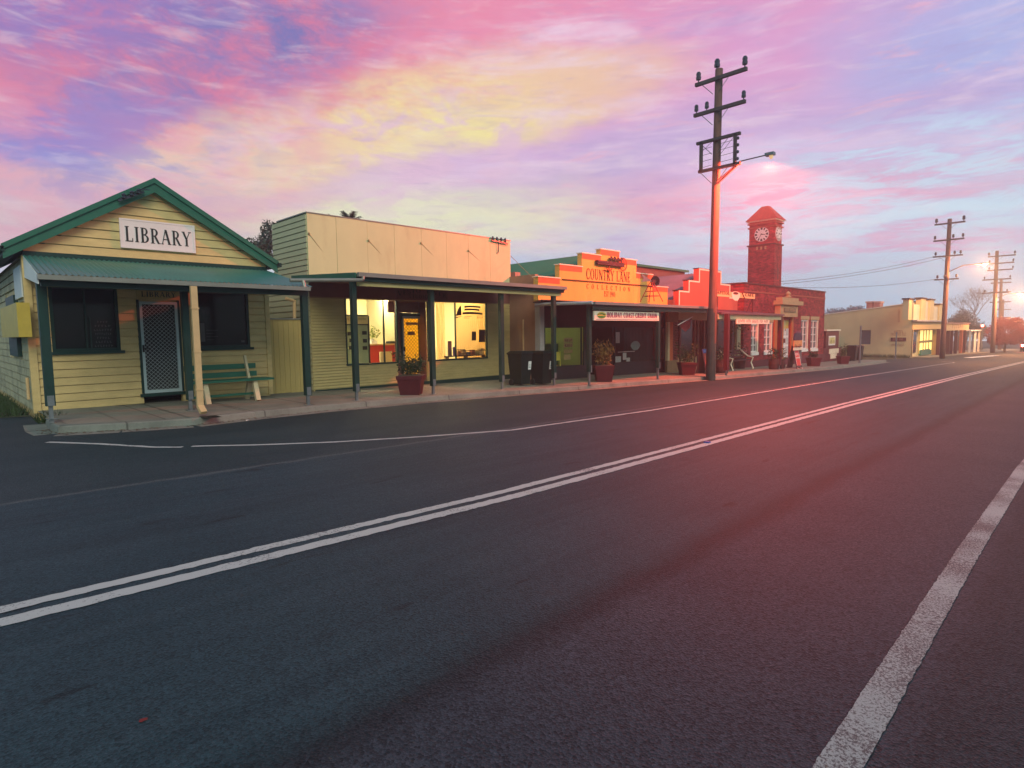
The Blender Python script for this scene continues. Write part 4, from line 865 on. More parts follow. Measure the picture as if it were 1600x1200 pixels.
# ================================================================== OCHRE SHOP (stepped parapet)
Y3 = 14.0
cl = thing('ochre_shop', 'ochre stepped-parapet shop with green iron roof, middle of the row', 'building', (15.2, Y3, -.3))
def steps(pts, Y): return [(lambda p: (p.x, p.z))(PY(x, y, Y)) for x, y in pts]
c0x = 15.22
out = steps([(840, 433), (873.5, 435), (874, 414), (909, 417), (908.5, 397), (938, 398.5), (938, 390), (967, 393.5), (967, 404), (993.5, 407.5), (993.5, 427.5), (1019, 429.5), (1019, 448), (1042.5, 449.2), (1042.5, 473)], Y3)
def level(o):                                      # square up the traced steps: vertical risers, level treads
    r = [list(p) for p in o]
    for i in range(0, len(r)-1, 2): z = (r[i][1]+r[i+1][1])/2; r[i][1] = r[i+1][1] = z
    for i in range(1, len(r)-2, 2): x = (r[i][0]+r[i+1][0])/2; r[i][0] = r[i+1][0] = x
    return r
o2 = level(out); cx1 = o2[-2][0]; zf3 = 2.62
poly = [(o2[0][0], zf3)]+[tuple(p) for p in o2[:-1]]+[(cx1, zf3)]
# parapet built from one slab per step so each tread is square
b = B(); cp_ = B()
for i in range(0, len(o2)-1, 2):
    xa, xb, z_ = o2[i][0], o2[i+1][0], o2[i][1]
    b.box(xa, xb, Y3-.02, Y3+.20, zf3, z_); cp_.box(xa-.03, xb+.03, Y3-.045, Y3+.23, z_, z_+.035)
b.make('parapet', orange_p, cl)
b = B()
for i in range(0, len(o2)-1, 2):
    xa, xb, z_ = o2[i][0], o2[i+1][0], o2[i][1]
    lo = max(zf3, z_-.20); b.box(xa+.001, xb-.001, Y3-.027, Y3-.0205, lo+.005, z_-.004)
b.make('parapet_band', redtrim, cl)
cp_.make('parapet_capping', offwhite, cl)
l_, r_ = PY(877, 436.5, Y3), PY(1019, 448, Y3)
B().bar((l_.x, Y3-.05, l_.z), (r_.x, Y3-.05, r_.z+.02), .03, .03).make('parapet_rail', mat('rust_brown', (.09, .03, .02), .7), cl)
# writing on the parapet
a_, b_ = PY(916, 438, Y3-.03), PY(984.5, 442, Y3-.03)
txt_m = mat('brown_letter', (.10, .018, .012), .7)
t = text(B(), 'COUNTRY LANE', (a_.x, Y3-.03, a_.z+.05), (1, 0, .005), (0, 0, 1), .40, b_.x-a_.x, .07).make('shop_lettering', txt_m, cl)
a2, b2 = PY(916.5, 449, Y3-.03), PY(984.5, 452.5, Y3-.03)
text(B(), 'COLLECTION', (a2.x, Y3-.03, a2.z-.04), (1, 0, 0), (0, 0, 1), .17, b2.x-a2.x, 1.0).make('shop_lettering', txt_m, cl)
a3, b3 = PY(944, 459, Y3-.03), PY(961.5, 460, Y3-.03)
text(B(), 'EST 1900', (a3.x, Y3-.03, a3.z-.10), (1, 0, 0), (0, 0, 1), .20, b3.x-a3.x, .08).make('shop_lettering', txt_m, cl)
# iron ornament on the parapet
pa = PY(932, 409, Y3-.1); pb = PY(977, 414, Y3-.1); om = mat('dark_iron', (.05, .025, .03), .6, .3, 5)
orn = thing('iron_ornament', 'dark old farm implement mounted on the ochre parapet above the lettering', 'ornament', (pa.x, Y3-.1, pa.z))
zc = (pa.z+pb.z)/2; L3 = pb.x-pa.x
B().box(pa.x, pa.x+L3*.92, Y3-.16, Y3-.04, zc-.09, zc+.06).box(pa.x+.02, pa.x+L3*.4, Y3-.18, Y3-.16, zc-.02, zc+.01).make('beam', om, orn)
b = B()
for k in range(4): b.tube([(pa.x+L3*(.48+.12*k), Y3-.12, zc+.06), (pa.x+L3*(.48+.12*k), Y3-.12, zc+.26), (pa.x+L3*(.52+.12*k), Y3-.12, zc+.2)], .035, 6)
b.box(pa.x+L3*.42, pa.x+L3*.88, Y3-.15, Y3-.08, zc+.16, zc+.20); b.make('rollers', om, orn)
b = B(); wx = pa.x+L3*.92
b.tube([(wx+.25*math.cos(t_*.42), Y3-.1, zc+.02+.25*math.sin(t_*.42)) for t_ in range(16)], .02, 5)
for t_ in range(4): b.tube([(wx-.24*math.cos(t_*.785), Y3-.1, zc+.02-.24*math.sin(t_*.785)), (wx+.24*math.cos(t_*.785), Y3-.1, zc+.02+.24*math.sin(t_*.785))], .010, 4)
b.make('wheel', mat('rust_red', (.25, .07, .03), .8), orn)
b = B(); mx_ = pa.x+L3*.42
b.tube([(mx_+.02, Y3-.1, zc-.09), (mx_+.02, Y3-.1, zc-.24)], .03, 5); b.tube([(mx_+.02+.20*math.cos(t_), Y3-.1, zc-.14+.14*math.sin(t_)) for t_ in (3.3, 3.7, 4.2, 4.71, 5.2, 5.7, 6.1)], .022, 5); b.make('hook', mat('rust_red', (0, 0, 0)), orn)
# side wall that stands forward of the cream shop
b = B(); b.box(c0x, c0x+.16, Y3+.2, 26, -.6, 3.55); b.make('side_wall', render_br, cl)
B().box(c0x-.03, c0x+.2, Y3-.03, Y3+.2, -.5, zf3-.02).make('pilaster', mat('grey_paint', (.42, .43, .42), .6, .1, 3), cl)
B().tube([(c0x-.05, Y3+.75, -.2), (c0x-.05, Y3+.75, 2.0)], .03, 6).make('conduit', pipe_m, cl)
# roof: gable running back, left slope green, plus a cross wing
rx, rz = (PY(952, 393, Y3).x), PY(952, 393, Y3).z-.02
rdg = PY(951, 393.5, Y3+.3)
e0 = (c0x-.25, 3.05)
B().corr((e0[0], 27, e0[1]), (e0[0], Y3+.22, e0[1]), (rdg.x, Y3+.22, rdg.z), (rdg.x, 27, rdg.z), .11, .014).make('roof', roof_dk, cl)
rr = PY(1070, 423, 17.0); rl = PY(990, 411, 17.0)
B().corr((rdg.x, Y3+.22, rdg.z), (rdg.x, 27, rdg.z), (cx1, 27, 3.2), (cx1, Y3+.22, 3.2), .11, .014).make('roof', roof_pu, cl)
B().box(rl.x-1.2, rr.x, 17.0, 17.1, 2.6, rl.z-.05).make('wing_wall', brownp, cl)
B().add([(rl.x-1.4, 16.85, rl.z-.04), (rr.x+.2, 16.85, rl.z-.04), (rr.x+.2, 20, rl.z+.18), (rl.x-1.4, 20, rl.z+.18), (rl.x-1.4, 16.85, rl.z-.15), (rr.x+.2, 16.85, rl.z-.15), (rr.x+.2, 20, rl.z+.07), (rl.x-1.4, 20, rl.z+.07)],
        [(0, 1, 2, 3), (7, 6, 5, 4), (0, 4, 5, 1), (1, 5, 6, 2), (2, 6, 7, 3), (3, 7, 4, 0)]).make('wing_roof', roof_dk, cl)
# shopfront
gz = g(18)+.12; YF = 14.0
fx = {k: PY(k, 540, YF).x for k in (846, 893, 899, 908.5, 912, 918, 922, 955, 960, 1036, 1041)}
ht = PY(870, 511, YF).z; sz = PY(880, 573, YF).z; hb = zf3
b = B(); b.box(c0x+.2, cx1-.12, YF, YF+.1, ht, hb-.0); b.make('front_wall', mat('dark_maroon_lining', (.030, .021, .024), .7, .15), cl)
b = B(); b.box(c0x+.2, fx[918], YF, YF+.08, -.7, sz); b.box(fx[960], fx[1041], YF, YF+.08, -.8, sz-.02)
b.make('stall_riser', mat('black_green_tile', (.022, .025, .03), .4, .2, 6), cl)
def sframe(x0, x1, z0, z1, y, m=green, pm=glass, th=.03, name='shop_window'):
    f = B().box(x0, x0+th, y-.03, y+.03, z0, z1).box(x1-th, x1, y-.03, y+.03, z0, z1).box(x0+th, x1-th, y-.03, y+.03, z1-th, z1).box(x0+th, x1-th, y-.03, y+.03, z0, z0+th).make(name, m, cl)
    B().quad((x0+th, y, z0+th), (x1-th, y, z0+th), (x1-th, y, z1-th), (x0+th, y, z1-th)).make('pane', pm, f); return f
wA = sframe(c0x+.22, fx[908.5], sz, ht, YF)
wB = sframe(fx[912], fx[918], PY(915, 548, YF).z, ht, YF)
B().box(fx[912], fx[918], YF, YF+.05, sz, PY(915, 548, YF).z-.002).make('side_panel', green, cl)
wC = sframe(fx[960], fx[1036], sz-.02, ht, YF, black_m)
B().box(fx[1036]+.02, fx[1041]+.05, YF-.05, YF+.1, -.9, hb-.1).make('pilaster', green, cl)
# recessed doorway
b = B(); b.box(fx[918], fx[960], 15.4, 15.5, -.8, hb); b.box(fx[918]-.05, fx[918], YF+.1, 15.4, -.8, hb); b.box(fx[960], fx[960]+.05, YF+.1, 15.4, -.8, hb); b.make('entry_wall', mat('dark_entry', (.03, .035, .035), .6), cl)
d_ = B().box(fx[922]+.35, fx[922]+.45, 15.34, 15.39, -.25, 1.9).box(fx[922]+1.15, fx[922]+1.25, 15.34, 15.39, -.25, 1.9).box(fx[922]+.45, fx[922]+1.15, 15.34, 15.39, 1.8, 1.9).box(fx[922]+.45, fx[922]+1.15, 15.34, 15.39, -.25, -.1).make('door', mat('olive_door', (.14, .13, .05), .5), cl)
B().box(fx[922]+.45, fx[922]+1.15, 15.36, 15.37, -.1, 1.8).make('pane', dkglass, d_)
# left shop interior (greenish light)
gi = mat('pale_green_interior', (.42, .46, .20), .8, .06, 1)
B().box(c0x+.17, fx[918]+.3, 16.6, 16.65, -.4, 2.5).box(c0x+.16, c0x+.20, YF+.1, 16.6, -.4, 2.5).box(fx[918]-.09, fx[918]-.06, YF+.12, 16.6, -.4, 2.5).make('room_wall', gi, cl)
B().box(c0x+.2, fx[918], YF+.1, 16.6, 2.3, 2.34).make('ceiling', gi, cl); B().box(c0x+.2, fx[918], YF+.1, 16.6, -.4, sz-.02).make('room_floor', mat('brown_carpet', (0, 0, 0)), cl)
lt = B().box(15.7, 16.9, 15.2, 15.32, 2.24, 2.29).make('ceiling_light', white_m, cl); B().box(15.72, 16.88, 15.22, 15.30, 2.20, 2.238).make('lamp_tube', emis('green_tube', (.88, 1, .42), 18.0), lt)
gcn = PY(847, 538, 15.4); gcx = PY(879, 538, 15.4)
cb = thing('display_counter', 'dark green counter inside the lit corner window of the ochre shop', 'counter', (gcn.x, 15.4, -.1)); B().box(gcn.x-.2, gcx.x, 15.4, 16.0, sz-.02, gcn.z).make('front_panel', mat('bright_green_panel', (.01, .13, .07), .6), cb); B().box(gcn.x-.2, gcx.x+.04, 15.36, 16.02, gcn.z+.001, gcn.z+.03).make('top', gi, cb)
pz = [PY(880, 526, 14.5), PY(893, 533, 14.5)]
b = B(); pm_ = mat('poster_paper', (.55, .45, .20), .7, .06); X_ = PY(880.5, 540, 14.35).x; X2_ = PY(894, 540, 14.35).x
zz = [PY(885, y, 14.35).z for y in (528, 535, 536, 543, 546, 552, 554, 562)]
for i, (p_, q_) in enumerate(((0, 1), (2, 3), (4, 5), (6, 7))):
    o = tag(B().box(X_, X2_ if i < 3 else X2_-.12, 14.33, 14.345, zz[q_], zz[p_]).make('poster', pm_), ('yellow HELP poster at the top of the stack in the corner window', 'yellow KIDS poster second in the stack in the corner window', 'plain yellow poster third in the stack in the corner window', 'small yellow poster lowest in the stack in the corner window')[i], 'poster', 'posters in the corner window')
    if i < 2: text(B(), ('HELP', 'KIDS')[i], (X_+.04, 14.326, zz[q_]+.03), (1, 0, 0), (0, 0, 1), .09, X2_-X_-.08).make('lettering', mat('red_letter', (.16, .02, .02), .6), o)
fr = PY(877, 515, 16.5); fr2 = PY(885.5, 523, 16.5); pf = thing('picture', 'dark framed picture on the pale green wall of the ochre shop', 'picture', (fr.x, 16.55, fr2.z)); B().box(fr.x, fr2.x, 16.55, 16.59, fr2.z, fr.z).make('frame', black_m, pf); B().box(fr.x+.07, fr2.x-.07, 16.54, 16.549, fr2.z+.07, fr.z-.07).make('print', mat('grey_print', (.12, .16, .14), .6, .6, 8), pf)
ab = thing('display_board', 'bright yellow leaning board in the corner window beside the bins', 'board', PY(872, 570, 14.3)); p_ = PY(870, 550, 14.3); q_ = PY(876.5, 563, 14.3)
B().add([(p_.x-.1, 14.3, q_.z), (q_.x-.05, 14.3, q_.z), (q_.x, 14.38, p_.z), (p_.x-.03, 14.38, p_.z), (p_.x-.1, 14.32, q_.z), (q_.x-.05, 14.32, q_.z), (q_.x, 14.40, p_.z), (p_.x-.03, 14.40, p_.z)], [(0, 1, 2, 3), (7, 6, 5, 4), (0, 4, 5, 1), (1, 5, 6, 2), (2, 6, 7, 3), (3, 7, 4, 0)]).make('panel', mat('bright_yellow', (.85, .78, .12), .5, .04), ab)
B().bar((q_.x-.05, 14.29, q_.z-.3), (q_.x+.03, 14.37, p_.z+.02), .03, .02).make('leg', mat('bright_yellow', (0, 0, 0)), ab)
# right shop interior: dim, papers on the glass
B().box(fx[960]+.05, fx[1036], 14.9, 14.95, -.7, hb).make('inner_wall', dark_m, cl)
b = B(); curtain(b, (fx[960]+1.4, 14.5, 0), (fx[1036]-.03, 14.5, 0), -.3, ht, .03, .11); tag(b.make('dark_curtain', mat('slate_curtain', (.05, .055, .06), .9, .1, 4)), 'dark slate curtain behind the right window of the ochre shop', 'curtain')
pap = mat('pale_paper', (.34, .38, .38), .7, .1)
for i, q in enumerate(((961, 557, 970, 566, 'square paper notice low at the left of the dark shop window'), (973, 551.5, 978.5, 562, 'tall narrow paper notice in the dark shop window'), (978.6, 559, 984, 565.5, 'small paper notice low beside the tall one in the dark window'), (962, 519, 968, 536, 'long hanging paper chart at the left edge of the dark window'))):
    p0, p1 = PY(q[0], q[1], YF+.03), PY(q[2], q[3], YF+.03); tag(B().box(p0.x, p1.x, YF+.02, YF+.03, p1.z, p0.z).make('paper_notice', pap), q[4], 'notice', 'papers in the dark shop window')
dp0, dp1 = PY(986, 533, YF), PY(1001, 547, YF); b = B()
n = 12; b.add([(dp0.x+(dp1.x-dp0.x)*(.5+.5*math.cos(t_*6.283/n)*(1 if t_ < 7 else .9)), YF+.02, (dp0.z+dp1.z)/2+(dp0.z-dp1.z)/2*math.sin(t_*6.283/n)) for t_ in range(n)], [tuple(range(n))]); b.make('window_decal', mat('teal_decal', (.16, .25, .25), .6), wC)
b = B(); b.box(dp0.x-.9, dp1.x-.4, YF+.018, YF+.024, dp1.z-.05, dp1.z-.02); b.make('window_stripe', pap, wC)
# awning of the ochre shop
yc = 11.4; ca, cb2 = PY(926, 470, yc), PY(1117, 481, yc); zC = (ca.z+cb2.z)/2; zD = zf3+.02
b = B(); b.corr((ca.x, yc, zC), (cb2.x, yc, zC), (cb2.x, Y3-.03, zD), (ca.x, Y3-.03, zD), .12, .011); b.make('awning_roof', mat('dark_grey_iron', (.06, .075, .075), .5, .2, 1.4, 0, .2), cl)
B().box(ca.x, cb2.x, yc-.11, yc-.005, zC-.085, zC+.005).make('gutter', mat('teal_grey_gutter', (.14, .19, .185), .45, .12), cl)
B().box(ca.x+.02, cb2.x, yc+.0, yc+.04, zC-.24, zC-.03).make('fascia', green, cl)
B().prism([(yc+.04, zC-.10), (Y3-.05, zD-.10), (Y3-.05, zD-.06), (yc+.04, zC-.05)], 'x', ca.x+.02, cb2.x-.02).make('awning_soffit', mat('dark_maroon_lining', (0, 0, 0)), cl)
B().tube([(ca.x-.03, yc-.02, zC-.03), (ca.x-.05, 13.3, zC-.0), (ca.x+.1, 13.9, zC-.01)], .055, 8).make('edge_pipe', mat('pale_pipe', (.46, .48, .50), .5, .06), cl)
B().box(c0x+.05, cx1, Y3-.05, Y3-.021, zf3-.02, zf3+.05).make('flashing', mat('rust_brown', (0, 0, 0)), cl)
for (x_, y_) in ((920.5, 601.5), (1027.5, 593)):
    p = G(x_, y_, .125); o = B().box(p.x-.06, p.x+.06, p.y-.06, p.y+.06, p.z+.42, zC-.05).make('post', green, cl)
    B().box(p.x-.03, p.x+.03, p.y-.03, p.y+.03, p.z-.02, p.z+.415).box(p.x-.07, p.x+.07, p.y-.07, p.y+.07, p.z-.01, p.z+.012).box(p.x+.005, p.x+.05, p.y-.08, p.y-.061, p.z+.40, p.z+.62).make('post_foot', grey_m, o)
# hanging sign
h0, h1 = PY(927, 486.6, yc+.1), PY(1028, 502, yc+.1); h0z = PY(975, 487, yc+.1).z; h1z = PY(975, 501, yc+.1).z
sgn = thing('hanging_sign', 'long cream HOLIDAY COAST CREDIT UNION board hung under the dark awning', 'sign', (h0.x, yc+.1, h1z))
B().box(h0.x, h1.x, yc+.06, yc+.12, h1z, h0z).make('board', offwhite, sgn)
H_ = h0z-h1z
hb_ = B()
for o_ in (0, .018): text(hb_, 'HOLIDAY COAST CREDIT UNION', (h0.x+(h1.x-h0.x)*.17+o_, yc+.055-o_*.05, h1z+H_*.34), (1, 0, 0), (0, 0, 1), H_*.54, (h1.x-h0.x)*.79, .12)
hb_.make('lettering', mat('magenta_letter', (.28, .02, .08), .5), sgn)
lg = B(); lc = (h0.x+(h1.x-h0.x)*.10, h1z+H_*.55); n = 18
lg.add([(lc[0]+.24*math.cos(t_*6.283/n), yc+.054, lc[1]+H_*.36*math.sin(t_*6.283/n)) for t_ in range(n)], [tuple(range(n))]); lgo = lg.make('emblem', mat('emblem_yellow', (.6, .42, .08), .5), sgn)
b = B(); b.add([(lc[0]+.22*math.cos(rad(a)), yc+.052, lc[1]-.02+H_*.24*math.sin(rad(a))) for a in range(180, 361, 20)], [tuple(range(10))]); b.tube([(lc[0]-.2, yc+.05, lc[1]+.03), (lc[0], yc+.05, lc[1]+.06), (lc[0]+.18, yc+.05, lc[1]+.02)], .018, 5); b.make('emblem_hill', mat('emblem_green', (.04, .22, .05), .5), lgo)
B().box(h0.x+.1, h1.x-.1, yc+.054, yc+.0595, h1z+H_*.10, h1z+H_*.14).make('underline', mat('purple_line', (.1, .04, .16), .5), sgn)
for x_ in (h0.x+.3, h1.x-.3): B().box(x_-.015, x_+.015, yc+.08, yc+.1, h0z+.001, zC-.04).make('bracket', grey_m, sgn)
# windmill ornament on the awning
wb = PY(1018, 473.5, 12.2); wt = PY(1022, 440, 12.2); wm = thing('windmill_ornament', 'small red lattice windmill standing on the dark awning before the ochre parapet', 'ornament', (wb.x, 12.2, wb.z))
b = B(); zt_ = wt.z-.05; w0 = .30; zb0 = zC+.16
for sx_ in (-1, 1):
    for sy_ in (-1, 1): b.tube([(wb.x+sx_*w0, 12.2+sy_*w0, zb0), (wb.x+sx_*.05, 12.2+sy_*.05, zt_)], .016, 5)
for k in (.3, .55, .78):
    w_ = w0+(.05-w0)*k; z_ = zb0+(zt_-zb0)*k
    for s_ in (-1, 1): b.tube([(wb.x-w_, 12.2+s_*w_, z_), (wb.x+w_, 12.2+s_*w_, z_)], .010, 4); b.tube([(wb.x+s_*w_, 12.2-w_, z_), (wb.x+s_*w_, 12.2+w_, z_)], .010, 4)
b.make('tower', mat('red_metal', (.35, .03, .03), .5), wm)
b = B(); hx, hz = wb.x+.1, zt_+.06
for k in range(12):
    a = k*math.pi/6; u_ = Vector((0, math.cos(a), math.sin(a))); v_ = Vector((.25, -math.sin(a), math.cos(a)))*.05
    c_ = Vector((hx+.12, 12.2, hz)); b.add([c_+u_*.06-v_*.4, c_+u_*.06+v_*.4, c_+u_*.20+v_, c_+u_*.20-v_], [(0, 1, 2, 3)])
b.box(hx-.12, hx+.14, 12.16, 12.24, hz-.05, hz+.05); b.make('wheel', om, wm)
tl_ = PY(1002, 437, 12.2)
B().add([(hx-.1, 12.19, hz+.02), (tl_.x+.35, 12.19, hz+.12), (tl_.x, 12.19, hz+.22), (tl_.x+.14, 12.19, hz+.06), (tl_.x, 12.19, hz-.06), (tl_.x+.4, 12.19, hz-.02), (hx-.1, 12.19, hz-.03),
         (hx-.1, 12.2, hz+.02), (tl_.x+.35, 12.2, hz+.12), (tl_.x, 12.2, hz+.22), (tl_.x+.14, 12.2, hz+.06), (tl_.x, 12.2, hz-.06), (tl_.x+.4, 12.2, hz-.02), (hx-.1, 12.2, hz-.03)],
        [tuple(range(7)), tuple(range(13, 6, -1))]+[(i, (i+1) % 7, (i+1) % 7+7, i+7) for i in range(7)]).make('tail_vane', grey_m, wm)

# ================================================================== CAFE
Y4 = 13.6
cf = thing('red_cafe', 'red stepped-parapet cafe between the ochre shop and brick post office', 'building', (24, Y4, -.4))
o4 = level(steps([(1060, 453.5), (1075.3, 455), (1075.3, 437.5), (1091.5, 439.5), (1091.5, 420), (1126, 423.5), (1126, 443), (1140, 445), (1140, 464), (1152, 465.5), (1152, 487)], Y4))
zc0 = 2.5; b = B(); tr_ = B()
fx0, fx1 = o4[0][0], o4[-2][0]
for i in range(0, len(o4)-1, 2):
    xa, xb, z_ = o4[i][0], o4[i+1][0], o4[i][1]
    b.box(xa, xb, Y4-.02, Y4+.25, zc0, z_); tr_.box(xa+.001, xb-.001, Y4-.035, Y4-.021, z_-.07, z_-.004)
    if i: p_ = o4[i-2][1]; lo, hi = min(p_, z_), max(p_, z_); xx = xa if z_ > p_ else xa-.07; tr_.box(xx+.001, xx+.069, Y4-.0352, Y4-.0212, lo-.07, hi-.072)
b.make('parapet', red_p, cf); tr_.box(fx0+.001, fx0+.07, Y4-.0352, Y4-.0212, zc0+.1, o4[0][1]-.072); tr_.box(fx1-.07, fx1-.001, Y4-.0352, Y4-.0212, zc0+.5, o4[-2][1]-.072)
tr_.make('parapet_trim', offwhite, cf)
b = B()
for i in range(0, len(o4)-1, 2): b.box(o4[i][0]-.03, o4[i+1][0]+.03, Y4+.0, Y4+.28, o4[i][1]+.001, o4[i][1]+.03)
b.make('parapet_capping', mat('dark_maroon_lining', (0, 0, 0)), cf)
cm = (o4[4][0]+o4[5][0])/2
B().corr((fx0, Y4+.3, 2.85), (fx0, 26, 2.85), (cm, 26, o4[4][1]-.1), (cm, Y4+.3, o4[4][1]-.1), .14, .015).make('roof', roof_pu, cf); B().corr((cm, Y4+.3, o4[4][1]-.1), (cm, 26, o4[4][1]-.1), (fx1, 26, 2.85), (fx1, Y4+.3, 2.85), .14, .015).make('roof', roof_pu, cf)
B().box(cx1+.02, fx1, 25.8, 26, -.8, 2.85).make('rear_wall', brownp, cf)
f4 = {k: PY(k, 540, Y4).x for k in (1041, 1046, 1051, 1059, 1062, 1085, 1090, 1100, 1120, 1128, 1143, 1149, 1157)}
ht4 = PY(1070, 500, Y4).z; sz4 = PY(1070, 558, Y4).z
B().box(f4[1041]+.1, f4[1059], Y4-.01, Y4+.1, -.9, sz4-.1).box(f4[1041]+.1, f4[1059], Y4-.02, Y4+.1, ht4-.1, zc0+.1).make('front_wall', mat('olive_brown_boards', (.22, .16, .09), .7, .15, 3), cf)
B().box(f4[1041]+.1, f4[1046], Y4-.02, Y4+.1, sz4-.1, ht4-.1).make('pilaster', cream_side, cf)
B().box(f4[1046], f4[1051], Y4-.015, Y4+.1, sz4-.1, ht4-.1).make('door_panel', redtrim, cf)
b = B(); z_ = sz4-.1
while z_ < ht4-.1: b.box(f4[1051]+.002, f4[1059], Y4-.012, Y4+.08, z_, z_+.07); z_ += .11
b.make('louvre', mat('maroon_slat', (.15, .03, .03), .6), cf)
B().box(f4[1059], fx1-.1, Y4, Y4+.1, ht4, zc0+.1).make('lining_board', cream_side, cf)
B().box(f4[1059], f4[1090], Y4, Y4+.1, -.9, sz4).box(f4[1120], f4[1149], Y4, Y4+.1, -.9, sz4).make('stall_riser', mat('cream_riser', (.42, .34, .2), .6, .12), cf)
for k in (1062, 1085, 1090, 1100, 1120, 1143): B().box(f4[k]-.06, f4[k]+.06, Y4-.03, Y4+.08, -.9, ht4-.002).make('frame_post', maroon, cf)
bw = mat('brown_glass', (.05, .02, .016), .12, .3, 1.2, spec=.5)
B().box(f4[1062], f4[1085], Y4+.03, Y4+.05, sz4, ht4).make('window', bw, cf); B().box(f4[1090], f4[1120], Y4+.9, Y4+.95, -.9, ht4).make('entry_door', mat('red_brown_door', (.13, .035, .03), .5, .2), cf); B().box(f4[1120], f4[1149], Y4+.03, Y4+.05, sz4, ht4).make('window', mat('brown_red_glass', (.10, .03, .025), .2, .3, 1.2, spec=.4), cf)
B().box(f4[1149]+.05, f4[1157], Y4-.06, Y4+.1, -.9, ht4).make('end_pilaster', cream_side, cf)
B().box(cx1+.02, cx1+.15, Y4+.1, 25.8, -.9, 2.9).box(fx1-.15, fx1-.02, Y4+.26, 25.8, -.9, 2.85).make('side_wall', brownp, cf)
# awning (continues past the cafe)
yv = 11.25; va_, vb_ = PY(1119, 487, yv), PY(1222, 492.5, yv); zV = (va_.z+vb_.z)/2; va_x = cb2.x+.03
B().corr((va_x, yv, zV), (vb_.x, yv, zV), (vb_.x, Y4-.03, zV+.28), (va_x, Y4-.03, zV+.28), .14, .012).make('awning_roof', mat('plum_iron', (.09, .035, .05), .5, .2, 1.4), cf)
B().box(va_x, vb_.x, yv-.12, yv-.005, zV-.06, zV+.02).make('gutter', mat('plum_gutter', (.10, .04, .06), .45), cf)
b = B(); b.box(va_x, vb_.x-.1, yv+.0, yv+.05, zV-.26, zV-.05); b.make('fascia', cream_side, cf)
for (x_, y_) in ((1134.5, 586), (1217, 577)):
    p = G(x_, y_, .125); B().box(p.x-.085, p.x+.085, p.y-.085, p.y+.085, p.z+.2, zV-.05).make('post', maroon, cf); B().box(p.x-.03, p.x+.03, p.y-.03, p.y+.03, p.z-.01, p.z+.199).make('post_foot', grey_m, cf)
s0, s1 = PY(1151, 499, yv-.06), PY(1202, 505.5, yv-.06)
sgn = thing('fascia_sign', 'narrow pale lettered board hung under the cafe awning gutter', 'sign', (s0.x, yv-.06, s1.z)); B().box(s0.x, s1.x, yv-.07, yv-.03, s1.z-.02, s0.z).make('board', offwhite, sgn)
scribble(B(), (s0.x+.15, yv-.074, s1.z+.04), (1, 0, 0), (0, 0, 1), .12, s1.x-s0.x-.3, (6, 4, 6, 3, 4)).make('lettering', mat('red_letter', (0, 0, 0)), sgn)
# cup sign on the awning
q0, q1 = PY(1113, 457.5, 11.7), PY(1179, 465, 11.7); sgn = thing('cup_sign', 'orange CAPITOL CAFE board with a cup shape standing on the cafe awning', 'sign', (q0.x, 11.7, q1.z))
zs0, zs1 = PY(1150, 465, 11.7).z, PY(1150, 457, 11.7).z
B().box(q0.x, q1.x, 11.68, 11.72, zs0, zs1).make('board', mat('peach_board', (.72, .46, .20), .5, .04), sgn)
W_ = q1.x-q0.x
hb_ = B(); hc_ = B()
for o_ in (0, .03): text(hb_, 'CAPITOL', (q0.x+W_*.03+o_, 11.675-o_*.05, zs0+.09), (1, 0, 0), (0, 0, 1), (zs1-zs0)*.6, W_*.34); text(hc_, 'CAFE', (q0.x+W_*.74+o_, 11.675-o_*.05, zs0+.09), (1, 0, 0), (0, 0, 1), (zs1-zs0)*.6, W_*.22)
hb_.make('lettering', txt_m, sgn); hc_.make('lettering', txt_m, sgn)
b = B(); ccx, ccz = q0.x+W_*.515, (zs0+zs1)/2
b.add([(ccx+.42*math.cos(rad(a)), 11.67, ccz+.05+(.10 if math.sin(rad(a)) > 0 else .30)*math.sin(rad(a))) for a in range(0, 360, 18)], [tuple(range(20))]); cup = b.make('cup', offwhite, sgn)
b = B(); b.add([(ccx-.02+.26*math.cos(rad(a)), 11.667, ccz+.07+.06*math.sin(rad(a))) for a in range(0, 360, 24)], [tuple(range(15))]); b.make('coffee', txt_m, cup)
b = B(); b.bar((q0.x+W_*.66, 11.672, ccz+.12), (q0.x+W_*.72, 11.672, ccz-.12), .02, .06, (0, 1, 0)); b.make('spoon', txt_m, sgn)
for x_ in (q0.x+.5, q1.x-.12): B().bar((x_, 11.73, zV+.08), (x_, 11.73, zs1-.05), .05, .05, (0, 1, 0)).bar((x_-.25, 11.9, zV+.1), (x_, 11.75, zs0), .03, .03).make('support', maroon, sgn)

# ================================================================== POST OFFICE
Y5 = 13.4
po = thing('brick_post_office', 'red brick post office with flat parapet, white sash windows and clock tower', 'building', (32, Y5, -.5))
gx0 = PY(1162, 500, Y5).x; gx1 = PY(1288, 500, Y5).x; zt5 = PY(1288, 457.5, Y5).z+.02
wins = []
for (xa, ya_, xb, yb2) in ((1174, 506, 1184, 550), (1194.5, 504, 1205.5, 549), (1252, 500, 1261.5, 545), (1267.5, 500.5, 1277, 544.5)):
    p, q = PY(xa, ya_, Y5), PY(xb, yb2, Y5); wins.append((p.x, q.x, q.z, PY((xa+xb)/2, ya_, Y5).z))
z0w = min(w_[2] for w_ in wins[:2]); z1w = max(w_[3] for w_ in wins[:2])
dxa, dxb = PY(1222, 540, Y5).x, PY(1234, 540, Y5).x; dzt = PY(1228, 500, Y5).z
holes = [tuple(w_) for w_ in wins]+[(dxa, dxb, -1.3, dzt)]
b = B(); wall_holes(b, gx0, gx1, -1.3, zt5, Y5, Y5+.25, holes); b.make('front_wall', brick, po)
yb5 = PX(1130, 442, gx0).y
